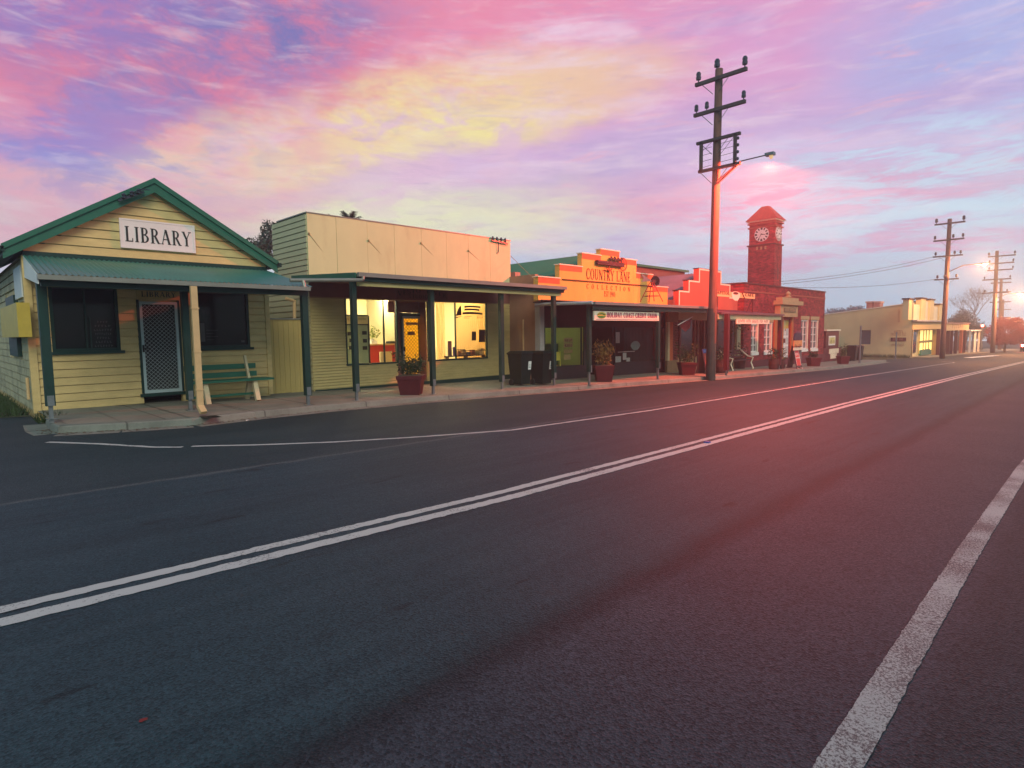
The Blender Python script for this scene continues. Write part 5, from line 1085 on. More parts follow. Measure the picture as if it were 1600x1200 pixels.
b = B(); b.box(gx0, gx0+.25, Y5+.25, yb5+8, -1.3, zt5-.02); b.box(gx1-.25, gx1, Y5+.25, yb5+8, -1.3, zt5-.02); b.box(gx0+.25, gx1-.25, yb5+7.8, yb5+8, -1.3, zt5-.02); b.make('side_wall', brick, po)
B().box(gx0+.25, gx1-.25, Y5+.25, yb5+7.8, zt5-.7, zt5-.6).make('roof', roof_pu, po)
B().box(gx0-.05, gx1+.05, Y5-.05, Y5+.32, zt5, zt5+.07).box(gx0-.05, gx0+.32, Y5+.32, yb5+8, zt5, zt5+.07).make('parapet_coping', mat('dark_brick_coping', (.09, .025, .03), .8, .2, 4), po)
B().box(gx0-.03, gx1+.03, Y5-.03, Y5-.001, zt5-.42, zt5-.34).make('parapet_course', mat('pale_brick_course', (.34, .08, .06), .8, .2, 6), po)
B().box(gx0-.04, gx1+.04, Y5-.06, Y5-.001, -1.3, z0w-.42).make('plinth', mat('plum_plinth', (.11, .025, .04), .7, .2, 2), po)
for (x0, x1, z0, z1) in wins:
    w_ = dark_window(po, x0, x1, z0, z1, Y5+.12, white_m, mat('grey_glass', (.09, .11, .12), .1, .2, 1, spec=.6), .07, (2, 4), False, .08)
    B().box(x0-.02, x1+.02, Y5-.05, Y5+.06, z0-.16, z0-.001).make('sill', white_m, w_); B().box(x1-.09, x1-.001, Y5-.01, Y5+.03, z0, z1).make('architrave', offwhite, w_)
    B().box(x0-.12, x1+.12, Y5-.03, Y5-.001, z1+.02, z1+.24).make('lintel', sand, po)
# portico
pxa, pxb = PY(1216.5, 540, Y5-.3).x, PY(1245.5, 540, Y5-.3).x
zq = [PY(1230, y, Y5-.3).z for y in (465, 470, 473, 477, 481, 491, 495, 499)]
b = B(); b.box(pxa+.25, pxb-.1, Y5-.35, Y5-.001, zq[1], zq[0]); b.box(pxa-.1, pxb+.25, Y5-.5, Y5-.001, zq[3]+.02, zq[1]-.001); b.box(pxa+.1, pxb-.1, Y5-.32, Y5-.001, zq[6], zq[3]+.018); b.make('pediment', sand, po)
b = B(); b.lathe(((pxa+pxb)/2, Y5-.22, zq[0]), [(.16, 0), (.2, .06), (.09, .12), (.16, .24), (.02, .38)], 10); b.make('finial', sand, po)
b = B(); b.box(pxa, dxa-.02, Y5-.07, Y5-.001, -1.2, zq[6]-.001); b.box(dxb+.02, pxb, Y5-.07, Y5-.001, -1.2, zq[6]-.001); b.make('portico_pier', mat('orange_brick', (.42, .11, .035), .75, .14, 3, .1), po)
d5 = B().box(dxa+.02, dxb-.02, Y5+.08, Y5+.13, -1.0, dzt-.62).make('door', white_m, po)
b = B()
for r_ in range(5):
    for c_ in range(2): x_ = dxa+.1+c_*(dxb-dxa)/2; z_ = -.9+r_*.52; b.box(x_, x_+(dxb-dxa)/2-.16, Y5+.066, Y5+.079, z_, z_+.4)
b.make('door_panel', mat('grey_white_panel', (.5, .5, .5), .6), d5); B().box(dxa+.02, dxb-.02, Y5+.1, Y5+.12, dzt-.58, dzt).make('fanlight', mat('amber_glass', (.55, .42, .12), .2, .1), po)
B().box(dxa+.35, dxa+.6, Y5+.05, Y5+.065, .75, 1.0).make('letter_plate', maroon, d5)
nb0, nb1 = PY(1225, 481.5, Y5-.33), PY(1243, 487, Y5-.33)
sgn = thing('entrance_sign', 'small dark lettered plate under the sandstone pediment of the post office', 'sign', (nb0.x, Y5-.33, nb1.z)); B().box(nb0.x, nb1.x, Y5-.36, Y5-.322, nb1.z-.05, nb0.z+.02).make('board', mat('olive_plate', (.10, .10, .06), .6), sgn); text(B(), 'POST OFFICE', (nb0.x+.1, Y5-.364, nb1.z+.02), (1, 0, 0), (0, 0, 1), .16, nb1.x-nb0.x-.2).make('lettering', sand, sgn)
# tower
YT = 16.0; tcx = PY(1209, 440, YT).x; tx1 = PY(1220.5, 445, YT).x; ty1 = PX(1168, 440, tcx).y
zsh = PY(1209, 381, YT).z; zup = PY(1209, 342, YT).z; zap = PY(1193, 321, YT+.9).z
B().box(tcx, tx1, YT, ty1, 2.6, zsh).make('tower_shaft', brick, po)
ins = .035; B().box(tcx+ins, tx1-ins, YT+ins, ty1-ins, zsh+.08, zup).make('tower_clock_stage', brick_mat('tower_brick', (.40, .034, .042), (.28, .05, .06), 1.0), po)
B().box(tcx-.08, tx1+.08, YT-.08, ty1+.08, zsh, zsh+.08).make('tower_string_course', mat('dark_brick_coping', (0, 0, 0)), po)
b = B(); b.box(tcx-.05, tx1+.05, YT-.05, ty1+.05, zup-.42, zup-.34); b.box(tcx-.06, tx1+.06, YT-.06, ty1+.06, zup-.16, zup-.07); b.make('tower_bands', mat('pale_brick_course', (0, 0, 0)), po)
B().box(tcx-.10, tx1+.10, YT-.10, ty1+.10, zup, zup+.08).make('tower_cornice', offwhite, po)
cxm, cym = (tcx+tx1)/2, (YT+ty1)/2; dxw, dyw = (tx1-tcx)+.34, (ty1-YT)+.34
B().frustum((cxm, cym, zup+.081), dxw, dxw*.22, .96, 0, dyw, dyw*.22).make('tower_roof', mat('red_tile', (.48, .06, .05), .75, .2, 6, .2), po)
B().box(tcx+.5, tcx+.72, YT-.02, YT-.001, 4.9, 5.6).make('tower_slit', mat('plum_plinth', (0, 0, 0)), po)
def clock(c, axu, nrm, r, nm):
    axu, nrm, c = Vector(axu), Vector(nrm), Vector(c); upv = Vector((0, 0, 1)); n = 28
    b = B(); vs = [c+(axu*math.cos(2*math.pi*i/n)+upv*math.sin(2*math.pi*i/n))*r for i in range(n)]; b.add([v-nrm*.01 for v in vs]+[v+nrm*.05 for v in vs], [tuple(range(n, 2*n))]+[(i, (i+1) % n, (i+1) % n+n, i+n) for i in range(n)])
    f = b.make('clock_face', mat('clock_white', (.72, .70, .70), .5, .05), po)
    b = B(); o = c+nrm*.054
    for h_ in range(12):
        a = math.pi*h_/6; d = axu*math.sin(a)+upv*math.cos(a); s_ = axu*math.cos(a)-upv*math.sin(a); w_ = .05 if h_ % 3 else .075
        b.add([o+d*r*.62-s_*w_*.7, o+d*r*.62+s_*w_*.7, o+d*r*.93+s_*w_, o+d*r*.93-s_*w_], [(0, 1, 2, 3)])
    b.make('numerals', black_m, f); b = B()
    for a, l, w_ in ((rad(100), .55, .035), (rad(215), .8, .022)):
        d = axu*math.sin(a)+upv*math.cos(a); s_ = axu*math.cos(a)-upv*math.sin(a); q = o+nrm*.008; b.add([q-d*r*.12-s_*w_, q-d*r*.12+s_*w_, q+d*r*l+s_*w_*.4, q+d*r*l-s_*w_*.4], [(0, 1, 2, 3)])
    b.make('hands', black_m, f)
zck = (PY(1209, 363, YT).z); rc_ = (ty1-YT)*.27
clock((tcx+ins, cym, zck), (0, -1, 0), (-1, 0, 0), rc_*1.0, 'w'); clock((cxm, YT+ins, zck), (1, 0, 0), (0, -1, 0), min(rc_, (tx1-tcx)*.44), 's')
b = B()
for k in (-.28, 0, .28): b.box(tcx-.02, tcx+ins+.01, cym+k-.06, cym+k+.06, zsh-.26, zsh-.06)
b.make('tower_dentils', sand, po)
# low wall, notice cabinet and plates beside the post office
lw = thing('low_wall', 'low plum brick wall joining the post office on its right', 'wall', (gx1, Y5, -.9)); q0, q1 = PY(1286, 546, Y5), PY(1313, 563, Y5)
B().box(gx1+.03, q1.x, Y5, Y5+.25, -1.4, q0.z).make('brickwork', brick_mat('plum_brick', (.14, .028, .04), (.1, .04, .05)), lw); B().box(gx1+.03, q1.x+.04, Y5-.04, Y5+.29, q0.z+.001, q0.z+.06).make('capping', mat('plum_plinth', (0, 0, 0)), lw)
k0, k1 = PY(1288, 515, Y5+.1), PY(1307, 545, Y5+.1); nc = thing('notice_cabinet', 'maroon notice cabinet with a white framed poster on the low wall', 'notice cabinet', (k0.x, Y5+.1, k1.z)); zz0, zz1 = q0.z+.065, PY(1297, 517, Y5+.1).z
B().box(k0.x, k1.x, Y5-.02, Y5+.2, zz0, zz1).make('case', maroon, nc); B().box(k0.x-.1, k1.x+.15, Y5-.1, Y5+.28, zz1+.001, zz1+.09).make('roof', offwhite, nc)
m0, m1 = PY(1295, 525, Y5-.03), PY(1304.5, 539, Y5-.03); B().box(m0.x, m1.x, Y5-.05, Y5-.021, m1.z, m0.z).make('frame', white_m, nc); B().box(m0.x+.1, m1.x-.1, Y5-.056, Y5-.0505, m1.z+.1, m0.z-.1).make('poster', mat('yellow_grey_poster', (.5, .45, .16), .5, .7, 2.5), nc)
for i, (xa, ya_, xb, yb2) in enumerate(((1296, 545, 1310.5, 551.5), (1298, 553, 1307.5, 559.5))):
    p, q = PY(xa, ya_, Y5-.03), PY(xb, yb2, Y5-.03); tag(B().box(p.x, q.x, Y5-.03, Y5-.001, q.z, p.z).make('wall_plate', offwhite), ('wide pale plate on the low plum wall, the upper of two', 'small pale plate on the low plum wall, the lower of two')[i], 'plate', 'plates on the low wall')
# ================================================================== FAR CREAM SHOP AND ITS NEIGHBOUR
YF2 = 12.5; fX = 62.0
fs = thing('far_shop', 'pale cream corner shop with pilastered parapet and glowing doorway beyond the side street', 'building', (fX, YF2, -1.1))
zl = PX(1425, 474, fX).z; zb2 = PX(1290, 492, fX).z; yb2_ = PX(1290, 492, fX).y
fcream = mat('far_cream_render', (.62, .50, .27), .75, .08, .8, .1, stain=((.40, .30, .16), .5, .56, .4))
k_ = (zb2-zl)/(yb2_-YF2)
b = B(); w0, w1 = PX(1360, 538, fX), PX(1345, 516, fX)
def zr(y): return zl+k_*(y-YF2)
for ya_, yb_2, za, zb_ in ((YF2, w0.y, -2.2, None), (w1.y, 34, -2.2, None), (w0.y, w1.y, -2.2, w0.z), (w0.y, w1.y, w1.z, None)):
    pr = [(ya_, za), (yb_2, za), (yb_2, zb_ if zb_ else zr(yb_2)), (ya_, zb_ if zb_ else zr(ya_))]; b.prism(pr, 'x', fX, fX+.3)
b.make('side_wall', fcream, fs)
b = B(); b.prism([(YF2, zr(YF2)), (34, zr(34)), (34, zr(34)+.08), (YF2, zr(YF2)+.08)], 'x', fX-.05, fX+.34); b.make('side_coping', offwhite, fs)
B().box(fX+.1, fX+.12, w0.y, w1.y, w0.z, w1.z).make('side_window', mat('grey_glass', (0, 0, 0)), fs)
xr_ = PY(1473, 480, YF2).x; zp_ = PY(1440, 479, YF2).z; zfa = [PY(1450, y, YF2).z for y in (500.5, 514.5)]
B().box(fX+.3, xr_, YF2, YF2+.3, zfa[0], PY(1432, 473, YF2).z-.15).make('parapet', mat('far_pale_render', (.68, .60, .44), .7, .06, 1), fs)
b = B(); x2a, x2b = PY(1441, 480, YF2).x, PY(1456, 480, YF2).x; b.box(x2a, x2b, YF2+.02, YF2+.28, zp_, PY(1447, 470.5, YF2).z); b.make('parapet_centre', mat('far_pale_render', (0, 0, 0)), fs)
for (xa, xb, ytop) in ((1419.5, 1427, 466), (1439, 1446, 465), (1452.5, 1459, 467), (1467.5, 1473, 474.5)):
    p, q = PY(xa, 480, YF2-.1), PY(xb, 480, YF2-.1); zt_ = PY((xa+xb)/2, ytop, YF2-.1).z
    o = B().box(p.x, q.x, YF2-.12, YF2+.32, zfa[0]-.0, zt_-.12).make('pilaster', fcream, fs); B().box(p.x-.14, q.x+.14, YF2-.2, YF2+.4, zt_-.119, zt_).make('cap', mat('dark_maroon_lining', (0, 0, 0)), o)
B().box(fX-.1, xr_+1, YF2-.35, YF2-.001, zfa[0]-.12, zfa[0]).make('cornice', mat('grey_lead', (.35, .36, .40), .6), fs)
B().box(fX+.001, xr_+.6, YF2-.02, YF2+.3, zfa[1], zfa[0]-.121).make('fascia', mat('peach_render', (.64, .42, .19), .7, .06, 1), fs)
e0_, e1_ = PY(1427, 540, YF2).x, PY(1468, 540, YF2).x
b = B(); b.box(fX+.3, e1_+1.2, YF2+.7, YF2+.9, -2.3, zfa[1]); b.make('shop_wall', fcream, fs); B().box(fX+.3, e1_, YF2+.3, YF2+.7, zfa[1]-.05, zfa[1]-.001).make('soffit', brownp, fs)
B().box(fX+.001, fX+.5, YF2, YF2+.3, -2.2, zfa[1]-.001).make('corner_pier', fcream, fs); B().box(e1_, e1_+.8, YF2, YF2+.3, -2.4, zfa[1]-.001).make('corner_pier', maroon, fs)
yd = YF2+.62
for (xa, xb, ya_, yb_2, mm_, nm) in ((1437.5, 1456, 516.5, 550, emis('glowing_shop', (1, .72, .22), 1.3), 'lit_doorway'), (1425.5, 1431, 519, 551, dkglass, 'shop_window'), (1459, 1466, 516, 546, dkglass, 'shop_window')):
    p, q = PY(xa, ya_, yd), PY(xb, yb_2, yd); B().box(p.x, q.x, yd, yd+.04, q.z, p.z).make(nm, mm_, fs)
b = B()
for t_ in (0, .3, .5, .72, 1): p, q = PY(1437.5, 516, yd-.05), PY(1456, 550, yd-.05); x_ = p.x+(q.x-p.x)*t_; b.box(x_-.09, x_+.09, yd-.06, yd-.02, q.z, p.z)
b.box(p.x, q.x, yd-.065, yd-.021, (p.z+q.z)/2-.1, (p.z+q.z)/2+.12); b.make('door_frame', mat('olive_frame', (.3, .22, .06), .5), fs)
p, q = PY(1437, 548.5, YF2+.6), PY(1453, 553, YF2+.6); tag(B().box(p.x, q.x, YF2+.5, YF2+1.1, q.z, p.z).box(p.x+.1, q.x-.1, YF2+.6, YF2+1.0, p.z+.001, p.z+.1).make('planter_trough', mat('teal_trough', (.04, .16, .12), .6)), 'teal planter trough before the glowing doorway of the far shop', 'planter')
lw_ = PY(1426.8, 519.5, YF2+.25); ws = thing('wall_lamp', 'small white lit lamp on the left pier of the far shop', 'lamp', lw_); B().lathe((lw_.x+.3, YF2+.5, lw_.z-.15), [(.05, 0), (.16, .1), (.16, .28), (.05, .36)], 10).make('globe', emis('white_globe', (1, .95, .8), 5), ws); B().box(lw_.x+.26, lw_.x+.34, YF2+.5, YF2+1.0, lw_.z+.22, lw_.z+.27).make('bracket', grey_m, ws)
# faint painted words and red panel on the side wall
b = B()
for (yy_, cx_, wd, h_) in ((533, 0, 0, 0),): pass
def sidetext(s, xa, xb, yb, h_):
    p, q = PX(xa, yb, fX-.02), PX(xb, yb, fX-.02); return scribble(B(), (fX-.012, p.y, p.z), (0, -1, (q.z-p.z)/abs(p.y-q.y)), (0, 0, 1), h_, p.y-q.y, s)
ft = mat('faded_red_letter', (.34, .16, .09), .8)
for s_, xa, xb, yb, h_ in (((6,), 1397, 1412, 520.5, .28), ((8, 3), 1392, 1416, 524.5, .28), ((4, 5), 1392, 1413, 541, .24)): sidetext(s_, xa, xb, yb, h_).make('wall_lettering', ft, fs)
for i in range(4): sidetext((2,), 1403, 1406.5, 488+i*5, .28).make('wall_lettering', ft, fs)
p, q = PX(1392, 527.5, fX-.04), PX(1415.5, 533, fX-.04); o = B().box(fX-.06, fX-.001, q.y, p.y, q.z, p.z).make('wall_panel', maroon, fs); scribble(B(), (fX-.065, p.y-.2, q.z+.1), (0, -1, 0), (0, 0, 1), .2, p.y-q.y-.4, (5, 4)).make('lettering', mat('peach_letter', (.5, .25, .15), .6), o)
# roof boxes and low gable behind
for i, (xa, xb, lab) in enumerate(((1354, 1363.5, 'reddish rooftop box on the far shop, the left of two'), (1365, 1374.5, 'reddish rooftop box on the far shop, the right of two'))):
    p, q = PX(xa, 471, fX+6), PX(xb, 483, fX+6); t_ = thing('rooftop_cooler', lab, 'rooftop unit', (fX+6, p.y, q.z), 'rooftop coolers'); B().box(fX+6, fX+7.2, q.y, p.y, q.z-1, p.z-.15).make('casing', mat('dusty_red', (.32, .15, .15), .7, .1, 2), t_); B().box(fX+5.9, fX+7.3, q.y-.08, p.y+.08, p.z-.149, p.z).make('lid', mat('pink_lid', (.42, .26, .26), .6), t_)
p, q, r_ = PX(1389, 479, fX+.3), PX(1403, 473.5, fX+.3), PX(1420, 472.5, fX+.3)
B().add([(fX+3, p.y, p.z), (fX+3, q.y, q.z+.25), (fX+3, r_.y, r_.z+.2), (fX+3, r_.y, p.z-.6), (fX+12, p.y, p.z), (fX+12, q.y, q.z+.25), (fX+12, r_.y, r_.z+.2), (fX+12, r_.y, p.z-.6)], [(0, 1, 2, 3), (7, 6, 5, 4), (0, 4, 5, 1), (1, 5, 6, 2), (2, 6, 7, 3), (3, 7, 4, 0)]).make('rear_roof', mat('teal_grey_gutter', (0, 0, 0)), fs)
B().box(fX+.3, xr_, 33.7, 34, -2.4, 1).box(xr_-.3, xr_, YF2+.3, 33.7, -2.4, zfa[0]).make('rear_wall', fcream, fs)
# neighbour with long fascia
fn_ = thing('verandah_shop', 'low far shop with long cream fascia board and red verandah posts behind the second pole', 'building', (78, YF2, -1.5))
p, q = PY(1475, 505.5, YF2), PY(1512, 515.5, YF2)
o = B().box(xr_+.7, q.x, YF2-.1, YF2+.1, q.z, p.z-.05).make('fascia', mat('peach_board2', (.56, .38, .20), .7, .1, 1), fn_); B().box(xr_+.7, q.x+.3, YF2-.2, YF2+4, p.z-.049, p.z+.12).make('verandah_roof', mat('plum_iron', (0, 0, 0)), fn_)
scribble(B(), (xr_+5, YF2-.11, q.z+.25), (1, 0, 0), (0, 0, 1), .45, 7, (6,)).make('lettering', ft, fn_)
B().box(xr_+.5, q.x+6, YF2+3.5, YF2+12, -3, 1.4).make('shop_wall', brownp, fn_); B().box(xr_+3, xr_+9, YF2+3.45, YF2+3.49, -1.0, .6).make('shop_window', dkglass, fn_)
for x_ in (1481, 1486, 1493, 1501, 1506): t_ = PY(x_, 540, YF2+.1); B().box(t_.x-.14, t_.x+.14, YF2-.05, YF2+.25, -2.6, q.z-.001).make('post', maroon if x_ != 1501 else redtrim, fn_)
p2, q2 = PY(1511, 514.5, YF2), PY(1531, 517, YF2)
fo = thing('white_awning_shop', 'small far shop under a thin white awning at the end of the row', 'building', (92, YF2, -1.6)); B().box(q.x+.5, q2.x, YF2-.3, YF2+3, q2.z+.02, q2.z+.16).make('awning', white_m, fo); B().box(q.x+6.2, q2.x-1, YF2+3.02, YF2+9, -3, q2.z+.5).make('shop_wall', maroon, fo)
for x_ in (1515, 1523, 1529): t_ = PY(x_, 540, YF2); B().box(t_.x-.1, t_.x+.1, YF2-.1, YF2+.1, -2.8, q2.z+.019).make('post', white_m, fo)
# far footpath strip
sheet('far_footpath', [(63, 11.3), (140, 10.4), (140, 16), (63, 16)], .02, conc)

# ================================================================== STREET FURNITURE
def make_bin(p, label, lab=True):
    t = thing('wheelie_bin', label, 'bin', p, 'wheelie bins')
    b = B(); b.frustum((p.x, p.y, p.z+.05), .40, .505, .92, 0, .45, .60); b.box(p.x-.262, p.x+.262, p.y-.312, p.y+.312, p.z+.971, p.z+1.005); b.make('body', plastic, t)
    b = B(); b.frustum((p.x, p.y-.01, p.z+1.007), .56, .43, .075, 0, .68, .50); b.make('lid', plastic, t)
    b = B(); b.tube([(p.x-.21, p.y+.37, p.z+.99), (p.x+.21, p.y+.37, p.z+.99)], .02, 6); b.make('handle', plastic, t)
    for s_ in (-1, 1): B().prism([(p.y+.17+.10*math.cos(k*.5236), p.z+.10+.10*math.sin(k*.5236)) for k in range(12)], 'x', p.x+s_*.215-.03, p.x+s_*.215+.03).make('wheel', black_m, t)
    if lab:
        lz = p.z+.62; yy_ = p.y-.272
        o = B().add([(p.x+.06, yy_-.012, lz-.12), (p.x+.19, yy_-.012, lz-.12), (p.x+.19, yy_-.042, lz+.14), (p.x+.06, yy_-.042, lz+.14)], [(0, 1, 2, 3)]).make('label', white_m, t)
        b = B()
        for k in range(4): b.add([(p.x+.08, yy_-.018-.0055*k, lz-.07+k*.05), (p.x+.17, yy_-.018-.0055*k, lz-.07+k*.05), (p.x+.17, yy_-.021-.0055*k, lz-.05+k*.05), (p.x+.08, yy_-.021-.0055*k, lz-.05+k*.05)], [(0, 1, 2, 3)])
        b.make('print', mat('teal_print', (.1, .3, .33), .6), o)
    return t
make_bin(G(813, 602, .127), 'dark green wheelie bin beside the third green post, nearer of two'); make_bin(G(846, 601, .127), 'dark green wheelie bin before the lit corner window, farther of two')
make_bin(G(1331, 564.5, .127), 'dark wheelie bin at the path end right of the red pot, left of two', False); make_bin(G(1340, 563.8, .127), 'dark wheelie bin at the path end against the grey pole, right of two', False)
def planter(p, w, h, label, leaf, lr, lz_, n, size, spread=(1, 1, 1), rot=.78, stems=7):
    t = thing('potted_shrub', label, 'potted plant', p, 'red tubs along the footpath')
    b = B(); b.frustum(p, w*.76, w*.94, h*.82, rot); b.make('pot', terracotta, t)
    B().frustum((p.x, p.y, p.z+h*.821), w, w*1.02, h*.18, rot).make('rim', terracotta, t)
    B().frustum((p.x, p.y, p.z+h+.001), w*.86, w*.86, .01, rot).make('soil', soil, t)
    b = B(); ends = []
    for i in range(stems):
        a = random.uniform(0, 6.28); q = Vector((p.x+math.cos(a)*w*.15, p.y+math.sin(a)*w*.15, p.z+h)); e = Vector((p.x+math.cos(a)*lr*spread[0]*random.uniform(.3, .95), p.y+math.sin(a)*lr*spread[1]*random.uniform(.3, .95), p.z+h+lz_*random.uniform(.5, 1.0)))
        m_ = q.lerp(e, .5)+Vector((0, 0, lz_*.12)); b.tube([q, m_, e], [.012, .009, .004], 5); ends += [m_, e, q.lerp(m_, .6)]
    b.make('stems', bark, t); b = B()
    for e in ends: b.leaves(e, (lr*.42, lr*.42, lz_*.20), n//len(ends), size, 0)
    b.leaves((p.x, p.y, p.z+h+lz_*.3), (lr*.75, lr*.75, lz_*.33), n//2, size, 0); b.make('leaves', leaf, t); return t
planter(G(643, 616, .127), .66, .50, 'wide red tub of dark spreading shrub before the cream shop entry', leaf_d, .44, .62, 520, .10)
planter(G(943, 596, .127), .66, .56, 'red tub of bronze upright shrub beneath the hanging bank board', leaf_o, .38, .85, 420, .12)
planter(G(1073, 585.5, .127), .66, .50, 'red tub of sparse green shrub at the louvred corner of the cafe', leaf_g, .42, .70, 330, .12)
planter(G(1271, 572, .127), .60, .46, 'red tub of low dark foliage in front of the right sash windows', leaf_d, .26, .36, 240, .11)
planter(G(1317, 568.5, .127), .56, .46, 'red tub of upright green shrub before the low plum wall', leaf_g, .22, .75, 260, .11)
# dark tubs and a garden seat outside the cafe
def barrel(p, r_, h, label, leaf):
    t = thing('barrel_planter', label, 'planter', p, 'dark barrels at the cafe'); B().lathe(p, [(r_*.82, 0), (r_, h*.5), (r_*.9, h)], 14).make('barrel', mat('dark_barrel', (.05, .025, .025), .8, .3, 5), t); b = B()
    for z_ in (.18, .78): b.lathe((p.x, p.y, p.z+h*z_), [(r_*.95, 0), (r_*.97, .05)], 14)
    b.make('hoops', om, t); B().leaves((p.x, p.y, p.z+h+.2), (r_*1.2, r_*1.2, .35), 220, .13, .1).make('leaves', leaf, t)
barrel(G(1128, 583, .127), .30, .58, 'dark barrel of plants beside the maroon post just right of the pole', leaf_d); barrel(G(1209, 577, .127), .26, .52, 'dark barrel of plants at the right end of the cafe awning, left of two', leaf_d); barrel(G(1219, 576, .127), .24, .46, 'small dark barrel at the post office entry, right of two', leaf_g)
p = G(1150, 579, .127); gs = thing('garden_seat', 'dark slatted garden seat with pale curved ends outside the cafe', 'seat', p)
b = B()
for k in range(4): b.box(p.x-.3, p.x+1.9, p.y+.1+k*.12, p.y+.2+k*.12, p.z+.42, p.z+.46)
b.make('seat', om, gs); b = B()
for k in range(3): b.box(p.x-.3, p.x+1.9, p.y+.62+k*.03, p.y+.66+k*.03, p.z+.55+k*.14, p.z+.65+k*.14)
b.make('backrest', om, gs)
for x_ in (p.x-.3, p.x+1.9): B().tube([(x_, p.y+.0, p.z), (x_, p.y+.12, p.z+.3), (x_, p.y+.02, p.z+.55), (x_, p.y+.3, p.z+.62), (x_, p.y+.7, p.z+.95)], .035, 6).tube([(x_, p.y+.55, p.z+.5), (x_, p.y+.7, p.z)], .035, 6).make('end_frame', offwhite, gs)
b = B(); p = PY(1156, 559, 13.1); t_ = thing('flower_tub', 'tub of mixed flowers against the cream pillar at the cafe end', 'plant', p); B().lathe((p.x, 13.1, g(p.x)+.13), [(.25, 0), (.32, .55)], 12).make('tub', om, t_); B().leaves((p.x, 13.1, g(p.x)+.95), (.5, .4, .42), 200, .12, 0).make('leaves', leaf_d, t_); B().leaves((p.x, 13.05, g(p.x)+1.05), (.45, .35, .35), 40, .10, .3).make('flowers', mat('pale_flowers', (.4, .3, .36), .7, .3, 9), t_)
for i, (x_, lab) in enumerate(((1140, 'hanging basket of dark foliage in the cafe window bay'), (1162, 'hanging basket of dark foliage beside the post office corner'))):
    p = PY(x_, 517 if i == 0 else 510, 11.8); t_ = thing('hanging_basket', lab, 'hanging basket', p, 'hanging baskets under the cafe awning'); B().leaves((p.x, 11.8, p.z), (.30, .30, .26), 180, .10, 0).make('leaves', leaf_d, t_); b = B()
    for a in (0, 2.1, 4.2): b.tube([(p.x+.2*math.cos(a), 11.8+.2*math.sin(a), p.z), (p.x, 11.8, zV-.05)], .006, 4)
    b.make('chains', om, t_)
# A-frames and sign stands
def aframe(p, w, h, label, face, hdr):
    t = thing('sandwich_board', label, 'sandwich board', p); at_ = lambda u, v, d=.004: (p.x-w/2+w*u, p.y-.26+.23*v-d, p.z+h*v)
    for s_ in (-1, 1):
        y0_, y1_ = p.y+s_*.26, p.y+s_*.03
        o = B().add([(p.x-w/2, y0_, p.z), (p.x+w/2, y0_, p.z), (p.x+w/2, y1_, p.z+h), (p.x-w/2, y1_, p.z+h), (p.x-w/2, y0_-s_*.03, p.z), (p.x+w/2, y0_-s_*.03, p.z), (p.x+w/2, y1_-s_*.03, p.z+h), (p.x-w/2, y1_-s_*.03, p.z+h)], [(0, 1, 2, 3), (7, 6, 5, 4), (0, 4, 5, 1), (1, 5, 6, 2), (2, 6, 7, 3), (3, 7, 4, 0)]).make('panel', om, t)
        if s_ < 0:
            B().add([at_(.08, .12), at_(.92, .12), at_(.92, .82), at_(.08, .82)], [(0, 1, 2, 3)]).make('poster', face, o); B().add([at_(.03, .84), at_(.97, .84), at_(.97, .99), at_(.03, .99)], [(0, 1, 2, 3)]).make('header', hdr, o)
            yield t, o, at_
p = G(1102, 583.5, .127)
for t_, o, at_ in aframe(p, .75, 1.05, 'red sandwich board with a blue header leaning by the pole outside the cafe', mat('red_poster', (.26, .05, .03), .6, .5, 4), mat('blue_header', (.02, .07, .28), .5)):
    scribble(B(), at_(.2, .89, .008), (1, 0, 0), (0, .2, 1), .07, .45, (3, 5)).make('lettering', mat('pale_blue_letter', (.2, .4, .55), .6), o); B().add([at_(.5+.22*math.cos(a*.63), .45+.2*math.sin(a*.63), .007) for a in range(10)], [tuple(range(10))]).make('emblem', mat('dark_red_dot', (.09, .015, .02), .6), o)
p = G(1241, 575, .127)
for t_, o, at_ in aframe(p, .72, 1.15, 'bright red and white news board before the post office door', mat('bright_red_poster', (.62, .02, .02), .5), mat('bright_red_poster', (0, 0, 0))):
    b = B()
    for v in (.44, .47, .78): b.add([at_(.1, v, .007), at_(.9, v, .007), at_(.9, v+.015, .007), at_(.1, v+.015, .007)], [(0, 1, 2, 3)])
    for u in (.1, .86): b.add([at_(u, .12, .0075), at_(u+.04, .12, .0075), at_(u+.04, .82, .0075), at_(u, .82, .0075)], [(0, 1, 2, 3)])
    b.make('white_rules', white_m, o); scribble(B(), at_(.2, .56, .009), (1, 0, 0), (0, .2, 1), .16, .42, (4,)).make('lettering', white_m, o)
b = B()
for k in (0, .5): b.tube([(p.x-.2+k, p.y-.2, p.z+.03), (p.x-.75+k, p.y-.5, p.z+.02)], .02, 5)
b.make('wire_feet', white_m, t_)
p = G(1251, 574.5, .127); st_ = thing('sign_stand', 'grey pole stand with navy arched sign above orange panels by the post office', 'sign', p); wt_ = PY(1238.5, 530, p.y).x; wq = PY(1251.5, 530, p.y).x
za_, zb3, zc3, zd3, ze3 = [PY(1245, y, p.y).z for y in (518, 531, 532, 541, 547)]
B().tube([(wq, p.y, p.z), (wq, p.y, za_-.2)], .05, 8).make('pole', grey_m, st_); b = B(); mx2 = (wt_+wq)/2; rw = (wq-wt_)/2-.02
pts = [(mx2-rw, zb3), (mx2+rw, zb3)]+[(mx2+rw*math.cos(rad(a)), za_-.35+.35*math.sin(rad(a))) for a in range(0, 181, 20)]
